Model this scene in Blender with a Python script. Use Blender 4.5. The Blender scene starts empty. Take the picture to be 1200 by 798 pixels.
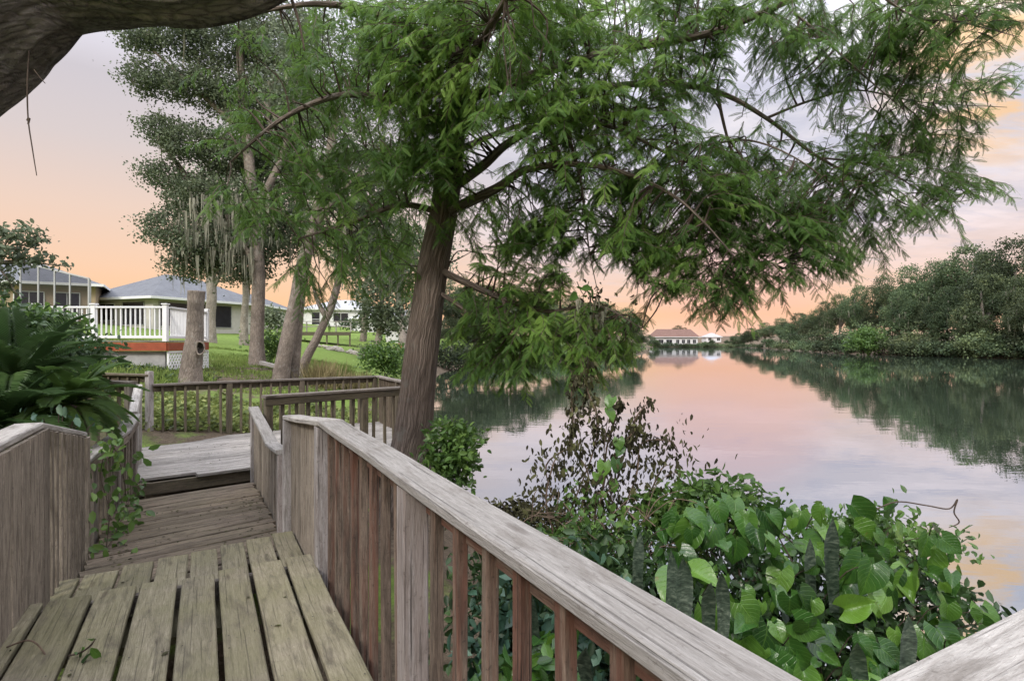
import bpy, math, random
import numpy as np
from mathutils import Vector, noise as mnoise

random.seed(7)
RNG = np.random.default_rng(11)
SC = bpy.context.scene
COL = SC.collection
F_PX, CX, CY, CZ = 667.0, 600.0, 400.0, 2.5          # the lens, in pixels of the 1200 px photograph; eye height over the water
AY = math.radians(28.4)                               # the walk leads off to the left of the view axis
SA, CA = math.sin(AY), math.cos(AY)


def at(px, py, Y):
    return Vector(((px - CX) / F_PX * Y, Y, CZ - (py - CY) / F_PX * Y))


def pf(s, t, D):
    """point in the walkway frame: s to its right, t along it, D below eye level"""
    return Vector((s * CA - t * SA, s * SA + t * CA, CZ - D))


# ------------------------------------------------------------------ helpers
def tag(o, label=None, cat=None, group=None, kind=None):
    if label: o['label'] = label
    if cat: o['category'] = cat
    if group: o['group'] = group
    if kind: o['kind'] = kind
    return o


def empty(name, loc, label, cat, group=None):
    o = bpy.data.objects.new(name, None)
    COL.objects.link(o)
    o.location = loc
    o.empty_display_size = .2
    return tag(o, label, cat, group)


def link(name, me, mat, parent=None):
    o = bpy.data.objects.new(name, me)
    COL.objects.link(o)
    if mat and not me.materials: me.materials.append(mat)
    if parent is not None:
        o.parent = parent
        off = Vector((0, 0, 0))
        p = parent
        while p is not None:
            off += p.location
            p = p.parent
        o.location = -off                             # meshes are written in world coordinates
    return o


class MB:
    def __init__(self):
        self.v, self.f, self.uv = [], [], []

    def add(self, vs, fs, uvs=None):
        b = len(self.v)
        self.v += [tuple(x) for x in vs]
        for i, f in enumerate(fs):
            self.f.append([b + k for k in f])
            self.uv.append(uvs[i] if uvs else [(self.v[b + k][0], self.v[b + k][2]) for k in f])

    def beam(self, p0, p1, w, h, up=(0, 0, 1), ch=.004, seg=1, warp=0.0):
        """a sawn timber: w across, h along up, chamfered edges, grain laid along u"""
        p0, p1, up = Vector(p0), Vector(p1), Vector(up)
        L = p1 - p0
        ln = L.length
        L = L / ln
        side = L.cross(up).normalized()
        u2 = side.cross(L).normalized()
        a, b = w / 2, h / 2
        c = min(ch, a * .5, b * .5)
        prof = [(-a, -b + c), (-a + c, -b), (a - c, -b), (a, -b + c), (a, b - c), (a - c, b), (-a + c, b), (-a, b - c)]
        per = [0]
        for i in range(8):
            x, y = prof[i], prof[(i + 1) % 8]
            per.append(per[-1] + math.hypot(x[0] - y[0], x[1] - y[1]))
        uo, vo = random.uniform(0, 50), random.uniform(0, 50)
        sx = random.uniform(0, 100)
        vs = []
        for k in range(seg + 1):
            q = k / seg
            dx = warp * mnoise.noise(Vector((sx, q * ln * 1.3, 0)))
            dz = warp * mnoise.noise(Vector((sx + 9, q * ln * 1.3, 3)))
            for (x, y) in prof:
                vs.append(p0 + L * (ln * q) + side * (x + dx) + u2 * (y + dz))
        fs, uvs = [], []
        for k in range(seg):
            for i in range(8):
                j = (i + 1) % 8
                fs.append([k * 8 + i, (k + 1) * 8 + i, (k + 1) * 8 + j, k * 8 + j])
                u0, u1 = uo + ln * k / seg, uo + ln * (k + 1) / seg
                uvs.append([(u0, vo + per[i]), (u1, vo + per[i]), (u1, vo + per[i + 1]), (u0, vo + per[i + 1])])
        e = seg * 8
        fs.append([0, 1, 2, 3, 4, 5, 6, 7]); uvs.append([(uo + p[1] * .3, vo + p[0]) for p in prof])
        fs.append([e + 7 - i for i in range(8)]); uvs.append([(uo + prof[7 - i][1] * .3, vo + prof[7 - i][0]) for i in range(8)])
        self.add(vs, fs, uvs)
        return self

    def box(self, c, sx, sy, sz, rz=0.0, ch=.01):
        c = Vector(c)
        d = Vector((math.cos(rz), math.sin(rz), 0)) * (sx / 2)
        return self.beam(c - d, c + d, sy, sz, ch=ch)

    def tube(self, pts, rad, seg=10, rough=0.0, fine=False, sub=6, ridge=0, amp=1.):
        """a limb through pts (smoothed), tapering with rad"""
        P, R = smooth(pts, rad, sub)
        n = len(P)
        vs, fs, uvs = [], [], []
        ref = Vector((.3, .95, .1))
        ph = random.uniform(0, 50)
        ln = 0
        lens = []
        for i in range(n):
            if i: ln += (P[i] - P[i - 1]).length
            lens.append(ln)
            T = (P[min(i + 1, n - 1)] - P[max(i - 1, 0)]).normalized()
            A = T.cross(ref)
            if A.length < .05: A = T.cross(Vector((1, 0, 0)))
            A.normalize()
            B = T.cross(A)
            for k in range(seg):
                th = 2 * math.pi * k / seg
                r = R[i]
                if rough:
                    q = Vector((math.cos(th) * 1.1 + ph, math.sin(th) * 1.1, ln * .8))
                    r *= 1 + rough * mnoise.noise(q) + rough * .5 * mnoise.noise(q * 3.1)
                if ridge:
                    q = Vector((math.cos(th) * ridge + ph, math.sin(th) * ridge, ln * .9))
                    r += amp * R[0] * (.03 * (abs(mnoise.noise(q)) - .3) + .016 * mnoise.noise(Vector((q.x * 2.3, q.y * 2.3, ln * 1.7))))
                vs.append(P[i] + (A * math.cos(th) + B * math.sin(th)) * r)
        for i in range(n - 1):
            for k in range(seg):
                j = (k + 1) % seg
                fs.append([i * seg + k, i * seg + j, (i + 1) * seg + j, (i + 1) * seg + k])
                c0 = 2 * math.pi * R[i] * k / seg + ph
                c1 = 2 * math.pi * R[i] * (k + 1) / seg + ph
                uvs.append([(lens[i], c0), (lens[i], c1), (lens[i + 1], c1), (lens[i + 1], c0)])
        fs.append(list(range(seg))[::-1]); uvs.append([(0, k * .02) for k in range(seg)])
        fs.append([(n - 1) * seg + k for k in range(seg)]); uvs.append([(0, k * .02) for k in range(seg)])
        self.add(vs, fs, uvs)
        return self

    def build(self, name, mat, parent=None, smooth=False):
        me = bpy.data.meshes.new(name)
        me.from_pydata(self.v, [], self.f)
        uvl = me.uv_layers.new(name='UVMap')
        flat = [c for f in self.uv for p in f for c in p]
        uvl.data.foreach_set('uv', flat)
        if smooth: me.polygons.foreach_set('use_smooth', [True] * len(me.polygons))
        me.update()
        return link(name, me, mat, parent)


def smooth(pts, rad, sub=6):
    """Catmull-Rom through pts"""
    P = [Vector(p) for p in pts]
    n = len(P)
    out, ro = [], []
    for i in range(n - 1):
        a, b, c, d = P[max(i - 1, 0)], P[i], P[i + 1], P[min(i + 2, n - 1)]
        for k in range(sub):
            t = k / sub
            out.append(.5 * ((2 * b) + (c - a) * t + (2 * a - 5 * b + 4 * c - d) * t * t + (3 * b - a - 3 * c + d) * t ** 3))
            ro.append(rad[i] + (rad[i + 1] - rad[i]) * t)
    out.append(P[-1]); ro.append(rad[-1])
    return out, ro


def nrm(a):
    return a / np.maximum(np.linalg.norm(a, axis=-1, keepdims=True), 1e-9)


def mesh_np(name, V, F, mat, parent=None, tint=None, uv=None, smooth=False):
    me = bpy.data.meshes.new(name)
    k = F.shape[1]
    me.vertices.add(len(V)); me.vertices.foreach_set('co', V.astype(np.float32).ravel())
    me.loops.add(F.size); me.loops.foreach_set('vertex_index', F.astype(np.int32).ravel())
    me.polygons.add(len(F))
    me.polygons.foreach_set('loop_start', (np.arange(len(F)) * k).astype(np.int32))
    if smooth: me.polygons.foreach_set('use_smooth', np.ones(len(F), bool))
    if uv is not None:
        l = me.uv_layers.new(name='UVMap')
        l.data.foreach_set('uv', uv[F.ravel()].astype(np.float32).ravel())
    if tint is not None:
        at_ = me.attributes.new('tint', 'FLOAT', 'POINT')
        at_.data.foreach_set('value', tint.astype(np.float32))
    me.update(calc_edges=True)
    return link(name, me, mat, parent)


class Leaves:
    """copies of small leaf shapes, gathered into ONE mesh of foliage"""
    def __init__(self):
        self.V, self.F, self.T, self.U, self.n = [], [], [], [], 0

    def add(self, tpl, pos, ydir, zdir, scale, tint=None):
        tv, tf, tu = tpl
        N = len(pos)
        y = nrm(ydir)
        x = nrm(np.cross(y, zdir))
        z = np.cross(x, y)
        s = np.asarray(scale)
        if s.ndim == 1: s = np.repeat(s[:, None], 3, 1)
        lv = tv[None] * s[:, None, :]
        W = pos[:, None, :] + lv[..., 0:1] * x[:, None] + lv[..., 1:2] * y[:, None] + lv[..., 2:3] * z[:, None]
        k = len(tv)
        self.V.append(W.reshape(-1, 3))
        self.F.append((tf[None] + (np.arange(N) * k)[:, None, None]).reshape(-1, tf.shape[1]) + self.n)
        if tint is None: tint = RNG.random(N)
        self.T.append(np.repeat(tint, k))
        self.U.append(np.tile(tu, (N, 1)))
        self.n += N * k

    def build(self, name, mat, parent=None, smooth=False):
        return mesh_np(name, np.concatenate(self.V), np.concatenate(self.F), mat, parent,
                       np.concatenate(self.T), np.concatenate(self.U), smooth)


# leaf shapes (x across, y along, z up off the blade); unit length
def tpl_kite(w=.42):
    v = np.array([(0, 0, 0), (-w, .45, .06), (0, 1, 0), (w, .45, .06)], float)
    return v, np.array([[0, 3, 2, 1]]), np.stack([v[:, 0] / w, v[:, 1]], 1)


def tpl_leaf(w=.3):
    v = np.array([(0, 0, 0), (-w * .8, .28, .08), (-w * .75, .66, .05), (0, 1, -.1), (w * .75, .66, .05), (w * .8, .28, .08)], float)
    return v, np.array([[0, 3, 2, 1], [0, 5, 4, 3]]), np.stack([v[:, 0] / w, v[:, 1]], 1)


def tpl_heart(fold=.16, droop=.16, wav=.03, wd=1.):
    rows = [(0, .26), (.1, .42), (.22, .49), (.38, .485), (.55, .41), (.72, .28), (.87, .13), (1, .012)]
    cols = (-1, -.66, -.33, 0, .33, .66, 1)
    v, u = [], []
    for t, w in rows:
        for c in cols:
            w_ = w * wd; yy = t - .26 * abs(c) ** 1.3 * (1 - t) ** 3 + .09 * (1 - abs(c)) * 0
            v.append((c * w_, yy, fold * abs(c) * w * 1.2 - droop * t * t + wav * math.sin(9 * t + 3 * c)))
            u.append((c, t))
    f = []
    nc = len(cols)
    for i in range(len(rows) - 1):
        for j in range(nc - 1):
            a = i * nc + j
            f.append([a, a + 1, a + nc + 1, a + nc])
    return np.array(v), np.array(f), np.array(u)


def tpl_frond(pairs=11, ll=.19, lw=.036):
    """a feathery cypress branchlet: a stem with two rows of narrow leaflets"""
    v, f, u = [], [], []
    def q(a, b, c, d):
        i = len(v)
        v.extend([a, b, c, d]); f.append([i, i + 1, i + 2, i + 3]); u.extend([(0, 0), (1, 0), (1, 1), (0, 1)])
    bend = lambda t: -.16 * t * t
    q((-.008, 0, 0), (.008, 0, 0), (.004, 1, bend(1)), (-.004, 1, bend(1)))
    for i in range(pairs):
        t = .08 + .9 * i / (pairs - 1)
        l = ll * (1.05 - .55 * abs(t - .4) / .6)
        for s in (-1, 1):
            b = np.array((0, t, bend(t)))
            d = np.array((s * .8, .6, -.1)); d /= np.linalg.norm(d)
            w = np.array((-d[1], d[0], 0)) * lw
            q(b, b + d * l * .45 + w, b + d * l, b + d * l * .45 - w)
    return np.array(v), np.array(f), np.array(u)


def tpl_moss(seg=5, seed=0):
    r = np.random.default_rng(seed)
    v, f, u = [], [], []
    for rb in range(4):
        x0 = r.normal(0, .03); y0 = r.normal(0, .03); L = r.uniform(.5, 1)
        ph = r.uniform(0, 6)
        ang = r.uniform(0, 3.14)
        b = len(v)
        for i in range(seg + 1):
            t = i / seg
            w = .022 * (1 - t) ** .6 + .004
            cx = x0 + .03 * math.sin(ph + t * 5) * t
            cz = y0 + .03 * math.cos(ph + t * 4) * t
            v.append((cx - w * math.cos(ang), t * L, cz - w * math.sin(ang)))
            v.append((cx + w * math.cos(ang), t * L, cz + w * math.sin(ang)))
            u += [(0, t), (1, t)]
            if i: f.append([b + 2 * i - 2, b + 2 * i - 1, b + 2 * i + 1, b + 2 * i])
    return np.array(v), np.array(f), np.array(u)


HEARTS = [tpl_heart(), tpl_heart(.5, .3, .03, .92), tpl_heart(-.25, .35, .05, 1.), tpl_heart(.9, .1, .06, .85)]
KITE, LEAF, NARROW, HEART, FROND = tpl_kite(), tpl_leaf(), tpl_leaf(.17), tpl_heart(), tpl_frond()
MOSS = [tpl_moss(seed=s) for s in range(5)]
BLADE = (np.array([(-.03, 0, 0), (.03, 0, 0), (.018, .6, .05), (-.018, .6, .05), (.003, 1, .2), (-.003, 1, .2)], float),
         np.array([[0, 1, 2, 3], [3, 2, 4, 5]]), np.array([(0, 0), (1, 0), (1, .6), (0, .6), (1, 1), (0, 1)], float))


def rdir(n):
    return nrm(RNG.normal(size=(n, 3)))


# ------------------------------------------------------------------ materials
def new_mat(name):
    m = bpy.data.materials.new(name)
    m.use_nodes = True
    nt = m.node_tree
    nt.nodes.clear()
    return m, nt


def N(nt, typ, **kw):
    n = nt.nodes.new('ShaderNode' + typ)
    for k, v in kw.items():
        if k in n.inputs: n.inputs[k].default_value = v
        else: setattr(n, k, v)
    return n


def L(nt, a, b): nt.links.new(a, b)


def ramp(nt, src, stops, interp='LINEAR'):
    r = nt.nodes.new('ShaderNodeValToRGB')
    r.color_ramp.interpolation = interp
    while len(r.color_ramp.elements) < len(stops): r.color_ramp.elements.new(.5)
    for e, (p, c) in zip(r.color_ramp.elements, stops):
        e.position = p
        e.color = (*c, 1) if not isinstance(c, (int, float)) else (c, c, c, 1)
    L(nt, src, r.inputs[0])
    return r.outputs[0]


def mixc(nt, fac, a, b, typ='MIX'):
    m = nt.nodes.new('ShaderNodeMix')
    m.data_type = 'RGBA'; m.blend_type = typ
    for sock, v in ((m.inputs[0], fac), (m.inputs[6], a), (m.inputs[7], b)):
        if hasattr(v, 'is_linked') or hasattr(v, 'links'): L(nt, v, sock)
        elif isinstance(v, (int, float)): sock.default_value = v
        else: sock.default_value = (*v, 1)
    return m.outputs[2]


def math_(nt, op, a, b=None, clamp=False):
    m = nt.nodes.new('ShaderNodeMath'); m.operation = op; m.use_clamp = clamp
    for s, v in ((m.inputs[0], a), (m.inputs[1], b)):
        if v is None: continue
        if isinstance(v, (int, float)): s.default_value = v
        else: L(nt, v, s)
    return m.outputs[0]


def noise_(nt, vec, scale, detail=4, rough=.55, dist=0.0):
    n = N(nt, 'TexNoise', Scale=scale, Detail=detail, Roughness=rough, Distortion=dist)
    if vec is not None: L(nt, vec, n.inputs['Vector'])
    return n.outputs['Fac']


def scaled(nt, vec, sc):
    m = nt.nodes.new('ShaderNodeMapping'); m.inputs['Scale'].default_value = sc
    L(nt, vec, m.inputs['Vector'])
    return m.outputs[0]


def finish(nt, col, rough, bump=None, bdist=.01, bstr=.6, spec=.3, **kw):
    p = N(nt, 'BsdfPrincipled')
    if isinstance(col, tuple): p.inputs['Base Color'].default_value = (*col, 1)
    else: L(nt, col, p.inputs['Base Color'])
    if isinstance(rough, (int, float)): p.inputs['Roughness'].default_value = rough
    else: L(nt, rough, p.inputs['Roughness'])
    p.inputs['Specular IOR Level'].default_value = spec
    if bump is not None:
        b = N(nt, 'Bump', Strength=bstr, Distance=bdist)
        L(nt, bump, b.inputs['Height']); L(nt, b.outputs[0], p.inputs['Normal'])
    o = N(nt, 'OutputMaterial')
    L(nt, p.outputs[0], o.inputs[0])
    return p


def wood(name, lo, hi, stain=(.05, .045, .04), green=None, gfac=.5, red=None, rfac=.5, crk=.8):
    m, nt = new_mat(name)
    uv = N(nt, 'UVMap').outputs[0]
    geo = N(nt, 'NewGeometry')
    oi = N(nt, 'ObjectInfo')
    rnd = math_(nt, 'FRACT', math_(nt, 'ADD', geo.outputs['Random Per Island'], oi.outputs['Random']))
    g = noise_(nt, scaled(nt, uv, (4.5, 62, 1)), 1, 8, .72, 1.0)
    g2 = noise_(nt, scaled(nt, uv, (22, 260, 1)), 1, 4, .7, .3)
    grain = math_(nt, 'ADD', math_(nt, 'MULTIPLY', g, .65), math_(nt, 'MULTIPLY', g2, .35))
    col = ramp(nt, grain, [(.36, lo), (.62, hi)])
    # each board weathered to its own tone
    tone = N(nt, 'HueSaturation')
    L(nt, math_(nt, 'ADD', math_(nt, 'MULTIPLY', rnd, .5), .75), tone.inputs['Value'])
    L(nt, col, tone.inputs['Color'])
    col = tone.outputs[0]
    if red:
        fr = math_(nt, 'FRACT', math_(nt, 'MULTIPLY', rnd, 7.31))
        pr = noise_(nt, scaled(nt, uv, (1.3, 22, 1)), 1, 5, .65, .8)
        col = mixc(nt, math_(nt, 'MULTIPLY', ramp(nt, math_(nt, 'ADD', pr, math_(nt, 'MULTIPLY', fr, .25)), [(.52, 0.), (.74, 1.)]), rfac), col, red)
    tc = N(nt, 'TexCoord').outputs['Object']
    if green:
        a = noise_(nt, tc, 2.3, 5, .6)
        a2 = noise_(nt, tc, 19, 3, .6)
        col = mixc(nt, math_(nt, 'MULTIPLY', ramp(nt, math_(nt, 'ADD', math_(nt, 'MULTIPLY', a, .8), math_(nt, 'MULTIPLY', a2, .2)), [(.36, 0.), (.6, 1.)]), gfac), col, green)
    st = noise_(nt, scaled(nt, uv, (3, 14, 1)), 1, 6, .68, .6)
    col = mixc(nt, ramp(nt, st, [(.5, 0.), (.7, .75)]), col, stain)
    sp = noise_(nt, tc, 46, 4, .7)
    col = mixc(nt, ramp(nt, sp, [(.60, 0.), (.70, .55)]), col, tuple(c * .8 for c in stain))
    # checks (drying cracks) and knots
    ck = noise_(nt, scaled(nt, uv, (1.1, 95, 1)), 1, 2, .5, .25)
    crack = ramp(nt, ck, [(.635, 0.), (.68, 1.)])
    vo = N(nt, 'TexVoronoi', Scale=1.0)
    L(nt, scaled(nt, uv, (2.1, 8, 1)), vo.inputs['Vector'])
    knot = ramp(nt, vo.outputs['Distance'], [(.0, 1.), (.09, .6), (.14, 0.)])
    col = mixc(nt, math_(nt, 'MULTIPLY', crack, crk), col, (.03, .026, .022))
    col = mixc(nt, math_(nt, 'MULTIPLY', knot, .6), col, (.05, .035, .025))
    h = math_(nt, 'SUBTRACT', grain, math_(nt, 'MULTIPLY', crack, crk))
    finish(nt, col, .85, h, .010, .9, .2)
    return m


def foliage(name, dark, mid, light, trans=.35, rough=.5, spec=.35, big=1.5, veins=False, inst=0.):
    m, nt = new_mat(name)
    a = N(nt, 'Attribute'); a.attribute_name = 'tint'
    tc = N(nt, 'TexCoord').outputs['Object']
    nz = noise_(nt, tc, big, 3)
    f = math_(nt, 'ADD', math_(nt, 'MULTIPLY', a.outputs['Fac'], .62), math_(nt, 'MULTIPLY', math_(nt, 'SUBTRACT', nz, .31), 1.0))
    col = ramp(nt, f, [(.12, dark), (.5, mid), (.92, light)])
    if inst:
        oi = N(nt, 'ObjectInfo')
        hs_ = N(nt, 'HueSaturation'); L(nt, col, hs_.inputs['Color'])
        L(nt, math_(nt, 'ADD', math_(nt, 'MULTIPLY', oi.outputs['Random'], inst * 2), 1 - inst), hs_.inputs['Value'])
        L(nt, math_(nt, 'ADD', math_(nt, 'MULTIPLY', math_(nt, 'FRACT', math_(nt, 'MULTIPLY', oi.outputs['Random'], 9.7)), .05), .465), hs_.inputs['Hue'])
        col = hs_.outputs[0]
    bump = None
    if veins:
        uv = N(nt, 'UVMap').outputs[0]
        sx = N(nt, 'SeparateXYZ'); L(nt, uv, sx.inputs[0])
        au = math_(nt, 'ABSOLUTE', sx.outputs[0])
        rib = ramp(nt, au, [(.0, 1.), (.07, 0.)])
        w = math_(nt, 'SINE', math_(nt, 'MULTIPLY', math_(nt, 'SUBTRACT', sx.outputs[1], math_(nt, 'MULTIPLY', au, .42)), 42))
        ven = ramp(nt, w, [(.82, 0.), (1., .7)])
        vv = math_(nt, 'MAXIMUM', rib, ven)
        col = mixc(nt, math_(nt, 'MULTIPLY', vv, .2), col, tuple(min(1, c * 1.9 + .01) for c in light))
        bl = noise_(nt, tc, 60, 3)
        col = mixc(nt, ramp(nt, bl, [(.62, 0.), (.74, .5)]), col, tuple(c * .6 for c in dark))
        br_ = noise_(nt, tc, 13, 5, .7)
        col = mixc(nt, ramp(nt, br_, [(.66, 0.), (.72, .8)]), col, (.13, .10, .03))
        bump = math_(nt, 'ADD', math_(nt, 'MULTIPLY', vv, -1.0), math_(nt, 'MULTIPLY', noise_(nt, tc, 90, 2), .5))
    p = N(nt, 'BsdfPrincipled', Roughness=rough)
    p.inputs['Specular IOR Level'].default_value = spec
    L(nt, col, p.inputs['Base Color'])
    if bump is not None:
        b = N(nt, 'Bump', Strength=.5, Distance=.004); L(nt, bump, b.inputs['Height']); L(nt, b.outputs[0], p.inputs['Normal'])
    t = N(nt, 'BsdfTranslucent')
    L(nt, mixc(nt, .35, col, light), t.inputs['Color'])
    mx = N(nt, 'MixShader'); mx.inputs[0].default_value = trans
    L(nt, p.outputs[0], mx.inputs[1]); L(nt, t.outputs[0], mx.inputs[2])
    o = N(nt, 'OutputMaterial'); L(nt, mx.outputs[0], o.inputs[0])
    return m


def bark(name, lo, hi, su=3, sv=22, lichen=None, bd=.03, fw=.18):
    m, nt = new_mat(name)
    uv = N(nt, 'UVMap').outputs[0]
    tc = N(nt, 'TexCoord').outputs['Object']
    r = noise_(nt, scaled(nt, uv, (su, sv, 1)), 1, 7, .65, .8)
    vo = N(nt, 'TexVoronoi', Scale=1.0); vo.feature = 'DISTANCE_TO_EDGE'
    warp = N(nt, 'VectorMath'); warp.operation = 'ADD'
    nz = N(nt, 'TexNoise', Scale=3.0, Detail=3.0); L(nt, uv, nz.inputs['Vector'])
    sc_ = N(nt, 'VectorMath'); sc_.operation = 'SCALE'; sc_.inputs['Scale'].default_value = .12
    L(nt, nz.outputs['Color'], sc_.inputs[0])
    L(nt, uv, warp.inputs[0]); L(nt, sc_.outputs[0], warp.inputs[1])
    L(nt, scaled(nt, warp.outputs[0], (su * 1.5, sv * 1.1, 1)), vo.inputs['Vector'])
    fiss = ramp(nt, vo.outputs['Distance'], [(0, 0.), (.22, 1.)])
    r2 = noise_(nt, scaled(nt, uv, (su * 4.5, sv * 2.2, 1)), 1, 6, .7, .5)
    h = math_(nt, 'ADD', math_(nt, 'MULTIPLY', fiss, fw), math_(nt, 'ADD', math_(nt, 'MULTIPLY', r, .55), math_(nt, 'MULTIPLY', r2, .45)))
    col = ramp(nt, h, [(.30, lo), (.72 + fw * .6, hi)])
    big = noise_(nt, tc, 2.2, 4)
    col = mixc(nt, ramp(nt, big, [(.45, 0.), (.7, .5)]), col, tuple(c * .55 for c in lo))
    if lichen:
        li = noise_(nt, tc, 5.5, 5, .65)
        col = mixc(nt, ramp(nt, li, [(.56, 0.), (.66, .6)]), col, lichen)
    finish(nt, col, .9, h, bd, .9, .15)
    return m


def plain(name, c, rough=.6, var=.25, scale=6, bstr=.2, spec=.3):
    m, nt = new_mat(name)
    tc = N(nt, 'TexCoord').outputs['Object']
    n1 = noise_(nt, tc, scale, 6, .62)
    col = ramp(nt, n1, [(.3, tuple(x * (1 - var) for x in c)), (.7, tuple(min(1, x * (1 + var * .5)) for x in c))])
    finish(nt, col, rough, n1, .01, bstr, spec)
    return m


M = {}
M['deck'] = wood('greenish_deck_wood', (.11, .096, .066), (.27, .24, .175), stain=(.07, .06, .045), green=(.14, .135, .062), gfac=.5, crk=.35)
M['ramp'] = wood('brown_deck_wood', (.055, .042, .032), (.215, .172, .13), stain=(.045, .033, .025), green=(.12, .112, .06), gfac=.25)
M['platform'] = wood('grey_deck_wood', (.13, .12, .105), (.38, .355, .325), stain=(.08, .068, .058))
M['cap'] = wood('silver_wood', (.21, .195, .175), (.42, .40, .37), stain=(.14, .124, .105), crk=.45)
M['cap_dark'] = wood('dull_wood', (.10, .085, .07), (.27, .24, .21))
M['rail'] = wood('red_brown_wood', (.055, .042, .032), (.25, .195, .15), stain=(.035, .027, .022), red=(.14, .062, .042), rfac=.8)
M['post'] = wood('pale_post_wood', (.20, .18, .165), (.50, .475, .46), stain=(.11, .09, .075), red=(.22, .17, .145), rfac=.5)
M['board'] = wood('pink_grey_board', (.095, .078, .06), (.33, .285, .23), stain=(.06, .047, .036))
M['back'] = wood('brown_rail_wood', (.07, .055, .04), (.20, .165, .125), green=(.10, .10, .05), gfac=.35)
M['cyp_bark'] = bark('cypress_bark', (.05, .038, .03), (.26, .21, .175), 1.4, 34, (.20, .19, .165), .04, .3)
M['oak_bark'] = bark('oak_bark', (.075, .062, .052), (.33, .28, .235), 4, 20, (.30, .29, .26), .03)
M['limb_bark'] = bark('limb_bark', (.05, .042, .04), (.34, .30, .28), 7, 22, (.33, .31, .29), .09, .24)
M['pale_bark'] = bark('pale_bark', (.15, .13, .11), (.42, .38, .33), 4, 16, (.42, .41, .38), .015)
M['twig'] = plain('twig_bark', (.075, .055, .042), .9, .4, 30)
M['dry_twig'] = plain('dry_twig_bark', (.12, .085, .06), .9, .4, 30)
M['cyp'] = foliage('cypress_needles', (.032, .07, .016), (.095, .19, .038), (.24, .38, .075), .45, .55, .25, 1.6)
M['oak'] = foliage('oak_leaves', (.045, .06, .04), (.115, .15, .088), (.23, .27, .165), .3, .55, .3, 1.1)
M['far_oak'] = foliage('far_oak_leaves', (.02, .038, .02), (.065, .10, .05), (.19, .25, .11), .22, .6, .2, .16, inst=.5)
M['shrub'] = foliage('shrub_leaves', (.03, .065, .018), (.08, .16, .035), (.19, .30, .07), .35, .45, .4, 2.0)
M['lush'] = foliage('vine_leaves', (.012, .036, .010), (.034, .10, .018), (.12, .235, .03), .27, .3, .5, 2.2, veins=True)
M['blue'] = foliage('grey_green_leaves', (.025, .06, .04), (.06, .13, .085), (.14, .23, .14), .25, .45, .45, 3)
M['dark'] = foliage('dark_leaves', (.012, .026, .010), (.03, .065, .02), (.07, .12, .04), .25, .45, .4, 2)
M['cycad'] = foliage('cycad_leaflets', (.025, .06, .02), (.065, .14, .042), (.17, .26, .09), .2, .4, .5, 3)
M['dead'] = foliage('dead_leaves', (.018, .017, .010), (.046, .044, .024), (.10, .105, .042), .15, .8, .1, 4)
M['moss'] = foliage('spanish_moss', (.13, .135, .10), (.27, .27, .21), (.42, .41, .33), .3, .9, .05, .8)
M['dry_grass'] = foliage('dry_grass', (.12, .12, .05), (.24, .21, .10), (.38, .31, .18), .3, .8, .1, 1)
M['cover'] = foliage('ground_cover_leaves', (.06, .09, .025), (.15, .20, .05), (.30, .33, .11), .35, .5, .3, 1.2)
M['grass'] = foliage('grass_blades', (.07, .11, .025), (.15, .22, .05), (.28, .35, .10), .4, .6, .2, .6)
M['white'] = plain('white_vinyl', (.78, .79, .79), .4, .06, 3, .05)
M['red_paint'] = plain('red_fascia_paint', (.30, .075, .035), .6, .3, 5)
M['grey_wall'] = plain('grey_block', (.36, .36, .35), .9, .3, 4)
M['stone'] = plain('pale_stone', (.36, .33, .28), .9, .4, 5)
M['dark_glass'] = plain('dark_screen', (.022, .022, .028), .25, .3, 2, .02, .5)
M['red'] = plain('red_plastic', (.40, .03, .025), .4, .2, 4)


def snake_mat():
    m, nt = new_mat('banded_blade')
    uv = N(nt, 'UVMap').outputs[0]
    w = noise_(nt, scaled(nt, uv, (.9, 75, 1)), 1, 4, .65, .6)
    col = ramp(nt, w, [(.38, (.012, .022, .014)), (.52, (.035, .055, .036)), (.68, (.10, .125, .09))])
    sx = N(nt, 'SeparateXYZ'); L(nt, uv, sx.inputs[0])
    finish(nt, col, .4, w, .002, .2, .5)
    return m


M['snake'] = snake_mat()


def ground_mat():
    m, nt = new_mat('lawn_and_soil')
    tc = N(nt, 'TexCoord').outputs['Object']
    n1 = noise_(nt, tc, .35, 6, .6)
    n2 = noise_(nt, tc, 7, 6, .7)
    n3 = noise_(nt, scaled(nt, tc, (30, 30, 30)), 1, 3, .7)
    g = ramp(nt, math_(nt, 'ADD', math_(nt, 'MULTIPLY', n2, .6), math_(nt, 'MULTIPLY', n3, .4)), [(.3, (.075, .125, .028)), (.5, (.15, .22, .05)), (.7, (.25, .33, .09))])
    g = mixc(nt, ramp(nt, n1, [(.4, 0.), (.65, .45)]), g, (.13, .19, .045))
    d = ramp(nt, math_(nt, 'ADD', math_(nt, 'MULTIPLY', n2, .5), math_(nt, 'MULTIPLY', n3, .5)), [(.3, (.05, .042, .03)), (.7, (.20, .155, .11))])
    a = N(nt, 'Attribute'); a.attribute_name = 'soil'
    e = math_(nt, 'ADD', a.outputs['Fac'], math_(nt, 'MULTIPLY', math_(nt, 'SUBTRACT', noise_(nt, tc, 1.1, 6, .65), .5), 1.5))
    col = mixc(nt, ramp(nt, e, [(.42, 0.), (.6, 1.)]), g, d)
    finish(nt, col, .95, math_(nt, 'ADD', n2, n3), .06, .8, .1)
    return m


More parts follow.
